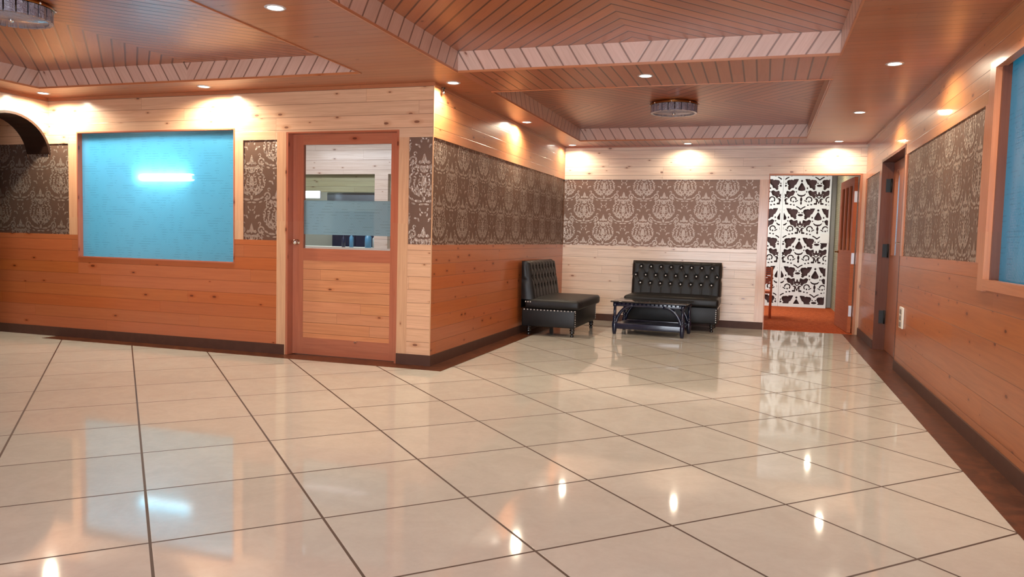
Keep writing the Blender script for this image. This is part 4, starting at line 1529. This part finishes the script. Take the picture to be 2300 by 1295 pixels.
    for (x, y, z, sx, ax) in spots:
        if nail0 is None:
            nail0 = nb.build('nail_head', M['nail'], e); o = nail0
        else:
            o = nail0.copy(); C.objects.link(o); o.parent = e
        o.location = (x, y, z)
        o.rotation_euler = (0, sx * math.pi / 2, 0) if ax == 'x' else (math.pi / 2, 0, 0)
    lp = [(0.0, 0.118), (0.024, 0.118), (0.024, 0.104), (0.016, 0.098), (0.025, 0.086), (0.027, 0.076), (0.017, 0.066), (0.024, 0.054), (0.022, 0.044), (0.013, 0.038), (0.016, 0.016), (0.019, 0.008), (0.015, 0.0), (0.0, 0.0)]
    lp = [(a * 1.25, z) for a, z in lp]
    lg = MB(); lg.lathe(lp, 14)
    l0 = None
    for x in (-hw + 0.07, hw - 0.07):
        for y in (-D + 0.075, -0.09):
            if l0 is None:
                l0 = lg.build('leg', M['leg_black'], e); o = l0
            else:
                o = l0.copy(); C.objects.link(o); o.parent = e
            o.location = (x, y, 0)
    return e


s2 = make_sofa()
s2.location = (-1.145, 11.20, 0.0)
tag(s2, 'black tufted leather armless sofa facing out from the back wall', 'sofa', 'black tufted sofas')
s1 = copy_tree(s2)
s1.location = (-2.81, 9.665, 0.0)
s1.rotation_euler = (0, 0, math.pi / 2)
plainbtn = None
for ch in s1.children:
    if ch.name.startswith('button'):
        if plainbtn is None:
            plainbtn = ch.data.copy()
            plainbtn.materials[0] = M['leather']
        ch.data = plainbtn
tag(s1, 'black leather armless sofa standing sideways against the side wall', 'sofa', 'black tufted sofas')

# =================================================================== COFFEE TABLE
def make_table():
    e = empty('coffee_table', (-1.312, 9.985, 0.0), math.radians(-3.5))
    hx, hy = 0.485, 0.325
    b = MB(); b.rbox(-hx, hx, -hy + 0.01, hy - 0.03, 0.410, 0.428, 0.008); b.build('tabletop', M['lacquer_top'], e)
    for sy in (-1, 1):
        b = MB(); b.rbox(-hx + 0.06, hx - 0.06, sy * (hy - 0.055) - 0.012, sy * (hy - 0.055) + 0.012, 0.360, 0.410, 0.005)
        for k in range(16):
            x = -hx + 0.09 + k * (2 * hx - 0.18) / 15
            b.lathe([(0, -0.004), (0.012, 0.0), (0.0, 0.012)], 8, axis='y', c=(x, sy * (hy - 0.055) - 0.016, 0.395))
        b.build('apron', M['lacquer'], e)
    for sx in (-1, 1):
        b = MB(); b.rbox(sx * (hx - 0.055) - 0.012, sx * (hx - 0.055) + 0.012, -hy + 0.06, hy - 0.06, 0.360, 0.410, 0.005); b.build('apron', M['lacquer'], e)
    prof = [(0.0, 0.410), (0.026, 0.410), (0.026, 0.36), (0.017, 0.352), (0.019, 0.30), (0.017, 0.235), (0.027, 0.226), (0.027, 0.212), (0.018, 0.204), (0.025, 0.194), (0.025, 0.182), (0.018, 0.174), (0.029, 0.160), (0.033, 0.11), (0.027, 0.03), (0.022, 0.0), (0.0, 0.0)]
    for sx in (-1, 1):
        for sy in (-1, 1):
            b = MB(); b.lathe(prof, 16, sx * (hx - 0.055), sy * (hy - 0.055)); b.build('leg', M['lacquer'], e)
    # arched braces from the apron down to the feet
    for sy in (-1, 1):
        for sx in (-1, 1):
            pts = []
            for k in range(13):
                t = k / 12
                a = t * math.pi / 2
                pts.append((sx * (hx - 0.30 + 0.235 * math.sin(a)), sy * (hy - 0.055), 0.085 + 0.29 * math.cos(a)))
            b = MB(); b.tube(pts, 0.021, 10, sq=0.8); b.build('arched_brace', M['lacquer'], e)
    for k in range(7):
        y = -hy + 0.07 + k * (2 * hy - 0.14) / 6
        b = MB(); b.rbox(-hx + 0.06, hx - 0.06, y - 0.028, y + 0.028, 0.118, 0.134, 0.004); b.build('shelf_slat', M['lacquer'], e)
    for sy in (-1, 1):
        b = MB(); b.rbox(-hx + 0.05, hx - 0.05, sy * (hy - 0.05) - 0.014, sy * (hy - 0.05) + 0.014, 0.07, 0.145, 0.006); b.build('shelf_rail', M['lacquer'], e)
    return tag(e, 'low black lacquered coffee table with arched braces in front of the back sofa', 'coffee table')


make_table()

# =================================================================== SMALL THINGS
# outlet on the right wall
e = empty('power_outlet', (XR, 7.97, 0.54))
b = MB(); b.rbox(-0.016, 0.0, -0.09, 0.09, -0.10, 0.10, 0.005); b.build('cover_plate', M['white_plastic'], e)
for k in range(3):
    b = MB(); b.rbox(-0.022, -0.014, -0.035, 0.035, -0.085 + k * 0.06, -0.04 + k * 0.06, 0.003); b.build('socket', M['grey_plastic'], e)
tag(e, 'white power outlet low on the right wall beside the brown door', 'power outlet')
# little hook fitting at the projecting corner under the ceiling
e = empty('ceiling_hook', (XP + 0.03, YF + 0.14, ZC - 0.022))
b = MB(); b.lathe([(0, 0), (0.02, 0), (0.02, -0.006), (0.008, -0.01), (0.008, -0.03), (0, -0.032)], 12); b.build('hook_plate', M['black_metal'], e)
b = MB(); b.lathe([(0, -0.03), (0.014, -0.034), (0.018, -0.046), (0.012, -0.058), (0, -0.062)], 12); b.build('hook_knob', M['chrome'], e)
tag(e, 'tiny dark fitting under the ceiling at the projecting wall corner', 'fitting')
